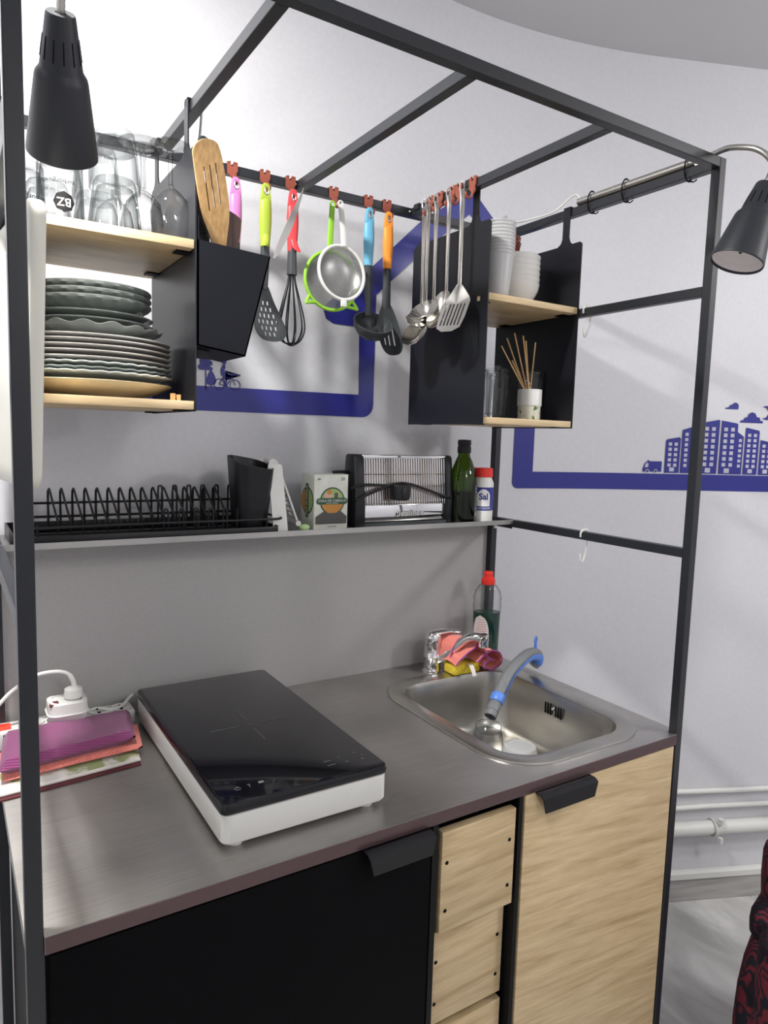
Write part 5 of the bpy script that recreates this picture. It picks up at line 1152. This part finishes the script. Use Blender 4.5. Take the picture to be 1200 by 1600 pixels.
tb_.prism(sm2([(-.005, -.196), (.005, -.196)], 1)+[(.024, -.222), (.030, -.232), (.030, -.268), (.026, -.290), (.012, -.298), (-.012, -.298), (-.026, -.290), (-.030, -.268), (-.030, -.232), (-.024, -.222)], lambda a, c: V((a, 0, c)), lambda a, c: V((a, .0012, c)), holes=sl)
for v in tb_.bm.verts:
    if v.co.z < -.222: v.co.y += -(-.222-v.co.z)*.62
    elif v.co.z < -.2: v.co.y += 0
b.add(tb_.bm); obj('blade', b, 'utensil', parent=u)
# ================================================================ UTENSIL BIN AND TOOLS
XB = X1+.014
bn = thing('utensil_bin', 'black trapezoid bin of utensils hung on the left cabinet panel', 'utensil holder', (-.80, -.20, 1.58))
b = B()
P0 = [(-.8745, 1.7635), (-.8745, 1.601), (-.795, 1.590), (-.752, 1.758)]
b.xz([(-.8740, 1.7635), (-.8740, 1.600), (-.794, 1.5895), (-.7515, 1.7560)], -.284, -.2815)
b.xz([(-.8740, 1.7635), (-.8740, 1.600), (-.794, 1.5895), (-.7515, 1.7560)], -.165, -.1625)
b.prism([(0, 0), (1, 0), (1, 1), (0, 1)], lambda a, c: V((-.794+(-.7515+.794)*c, -.284+.1215*a, 1.5895+(1.7560-1.5895)*c)), lambda a, c: V((-.7965+(-.7540+.7965)*c, -.284+.1215*a, 1.5895+(1.7560-1.5895)*c)))
b.prism([(0, 0), (1, 0), (1, 1), (0, 1)], lambda a, c: V((-.8740+.08*c, -.284+.1215*a, 1.600-.0105*c)), lambda a, c: V((-.8740+.08*c, -.284+.1215*a, 1.6025-.0105*c)))
b.box(-.8740, -.8718, -.284, -.1625, 1.600, 1.80)
obj('bin_body', b, 'binblack', parent=bn, world=True, smooth=False)
def paddle(path2, width, th, m, parent, name, holes=(), normal=None, label=None):
    pass
# bamboo slotted turner leaning left
sp_ = thing('bamboo_turner', 'pale bamboo slotted turner standing in the black bin', 'utensil', (-.80, -.23, 1.62))
b = B(); out = closed2([(-.0225, .112), (-.0195, .132), (-.004, .142), (.013, .139), (.020, .128), (.0235, .095), (.0240, .045), (.0185, .015), (.0095, -.02), (.0080, -.05), (.0075, -.11), (-.0075, -.11), (-.0085, -.05), (-.0090, -.02), (-.0150, .012), (-.0225, .045)], 3)
sl = [[(xx-.0011, .042+k*.004), (xx+.0011, .042+k*.004), (xx+.0011, .105+k*.002), (xx-.0011, .105+k*.002)] for k, xx in enumerate((-.0085, .001, .0105))]
t = B(); t.xz(out, -.0025, .0025, holes=sl)
bmesh.ops.rotate(t.bm, cent=V((0, 0, 0)), matrix=Matrix.Rotation(math.radians(-15), 3, 'Y'), verts=t.bm.verts)
bmesh.ops.rotate(t.bm, cent=V((0, 0, 0)), matrix=Matrix.Rotation(math.radians(20), 3, 'X'), verts=t.bm.verts)
bmesh.ops.translate(t.bm, vec=V((-.835, -.266, 1.775)), verts=t.bm.verts); b.add(t.bm); obj('blade_and_handle', b, 'bamboo', parent=sp_, world=True)
sp_ = thing('wooden_turner', 'dark brown wooden spatula standing in the bin beside the bamboo one', 'utensil', (-.79, -.20, 1.62))
b = B(); t = B(); t.xz(closed2([(-.017, .062), (.014, .058), (.017, .050), (.017, .030), (.012, -.01), (.007, -.03), (.006, -.12), (-.006, -.12), (-.007, -.03), (-.018, .0)], 3), -.002, .002)
bmesh.ops.rotate(t.bm, cent=V((0, 0, 0)), matrix=Matrix.Rotation(math.radians(6), 3, 'Y'), verts=t.bm.verts)
bmesh.ops.translate(t.bm, vec=V((-.800, -.215, 1.772)), verts=t.bm.verts); b.add(t.bm); obj('blade_and_handle', b, 'darkwood', parent=sp_, world=True)
# leaning steel blade
sp_ = thing('steel_server', 'narrow steel blade leaning out of the bin to the upper right', 'utensil', (-.74, -.22, 1.62))
b = B(); t = B(); t.xz(closed2([(0, .150), (.006, .110), (.0085, .07), (.005, .02), (.002, .012), (.001, .008), (-.001, .008), (-.002, .012), (-.004, .03), (-.004, .08), (-.002, .12)], 4), -.0008, .0008)
bmesh.ops.rotate(t.bm, cent=V((0, 0, 0)), matrix=Matrix.Rotation(math.radians(23), 3, 'Y'), verts=t.bm.verts)
bmesh.ops.translate(t.bm, vec=V((-.7195, -.215, 1.765)), verts=t.bm.verts); b.add(t.bm); obj('blade', b, 'utensil', parent=sp_, world=True)
# s-hook and black loop-handled tool on the cross bar
def s_hook(name, label, pts, r, m):
    b = B(); b.tube(spline([V(p) for p in pts], 7), r, 8, sx=1.5); return tag(obj(name, b, m), label, 'hook')
xh, yh = X1+S/2, -.232
s_hook('s_hook', 'thin steel S-hook on the cross bar above the bamboo turner', [(xh-.022, yh, H-.006), (xh-.020, yh, H+.0030), (xh-.009, yh, H+.0035), (xh+.0025, yh, H+.001), (xh+.004, yh, H-.012), (xh+.001, yh-.002, H-.045), (xh-.002, yh-.004, H-.062), (xh+.004, yh-.012, H-.073), (xh+.014, yh-.016, H-.070), (xh+.022, yh-.014, H-.055)], .0014, 'utensil')
tl_ = thing('black_tool', 'black loop-handled kitchen tool hanging behind the bamboo turner', 'utensil', (xh+.004, yh-.011, 1.912))
b = B(); t = B(); t.xz(closed2([(-.006, .0215), (.004, .0215), (.0125, .008), (.0135, -.04), (.012, -.12), (-.012, -.12), (-.0135, -.04), (-.013, .008)], 4), -.0045, .0045, holes=[closed2([(-.003, .004), (.003, .004), (.0055, -.008), (.0055, -.045), (-.0055, -.045), (-.0055, -.008)], 3)], bev=.001)
t.box(-.012, .010, -.004, .004, -.328, -.118, bev=.002); b.add(t.bm); obj('handle', b, 'potblack', parent=tl_)
# white hooks on the right side rails
def white_hook(name, label, y, z, dz, m='white'):
    x = -S/2; h = S/2+.002
    pts = [(x-h-.001, y, z-.012), (x-h-.001, y, z-.003), (x-h+.004, y, z+.0025), (x+h-.004, y, z+.0028), (x+h+.001, y, z-.004), (x+h+.001, y+.001, z-.03), (x+h-.002, y+.004, z-dz+.012), (x+h-.006, y+.004, z-dz+.002), (x+h-.014, y+.002, z-dz), (x+h-.020, y, z-dz+.006), (x+h-.021, y, z-dz+.018)]
    return s_hook(name, label, pts, .0019, m)
MT['hookclear'] = mat('hook_pale', (.62, .62, .60), .25)
white_hook('s_hook', 'white S-hook hanging from the lower right side rail', -.330, Z2, .068)
white_hook('s_hook', 'translucent white S-hook hanging from the upper right side rail beside the cabinet', -.300, Z1, .060, 'hookclear')
# ================================================================ CUTTING BOARD
cbd = thing('cutting_board', 'white plastic cutting board hanging at the left side behind the front post', 'cutting board', (-1.13, -.41, 1.39))
t = B(); t.xz(rr(-.115, .115, 0, .325, .022, 6), -.0085, .0085, bev=.004, holes=[rr(-.035, .035, .285, .305, .009, 4)])
mm = Matrix.Translation(V((-1.146, -.408, 1.392))) @ Matrix.Rotation(math.radians(-84), 4, 'Z')
mm = mm @ Matrix.Rotation(math.radians(-2.0), 4, 'X')
bmesh.ops.transform(t.bm, matrix=mm, verts=t.bm.verts); obj('board', t, 'board', parent=cbd, world=True)
# copper-coloured wire at far left
b = B(); b.tube([V((-1.30, .03, 1.20)), V((-1.11, .03, 1.192))], .0022, 6); tag(obj('copper_wire', b, 'copper'), 'thin copper-coloured strip at the far left below the metal shelf', 'strip')
# ================================================================ SLIPCOVERED CHAIR
ch = thing('chair', 'chair in a dark red leaf-patterned cover at the lower right edge', 'chair', (.45, -.62, 0))
b = B(); prof = [(.385, .0), (.372, .20), (.300+.02, .02)]
XL = [(0.0, .225), (.10, .222), (.20, .218), (.28, .222), (.34, .236), (.385, .262), (.40, .250), (.425, .248), (.445, .252), (.47, .285), (.52, .284), (.575, .283), (.590, .292), (.598, .315)]
rows = []
for z, xl in XL:
    xr = .62; y0, y1 = -.70, -.62; row = []
    for x, y in rr(xl, xr, y0-.01*math.sin(z*20), y1, .032, 5): row.append(V((x, y+.006*noise.noise(V((x*14, z*14, 0))), z)))
    rows.append(row)
b.grid(rows, closed_v=True, cap=True); obj('back_cover', b, 'leaf', parent=ch, world=True)
b = B(); b.grid([[V((x, y, z)) for x, y in rr(.20+d, .62-d, -1.10+d, -.66, .05, 5)] for z, d in ((.02, 0), (.36, 0), (.42, .005), (.44, .03))], closed_v=True, cap=True); obj('seat_cover', b, 'leaf', parent=ch, world=True)
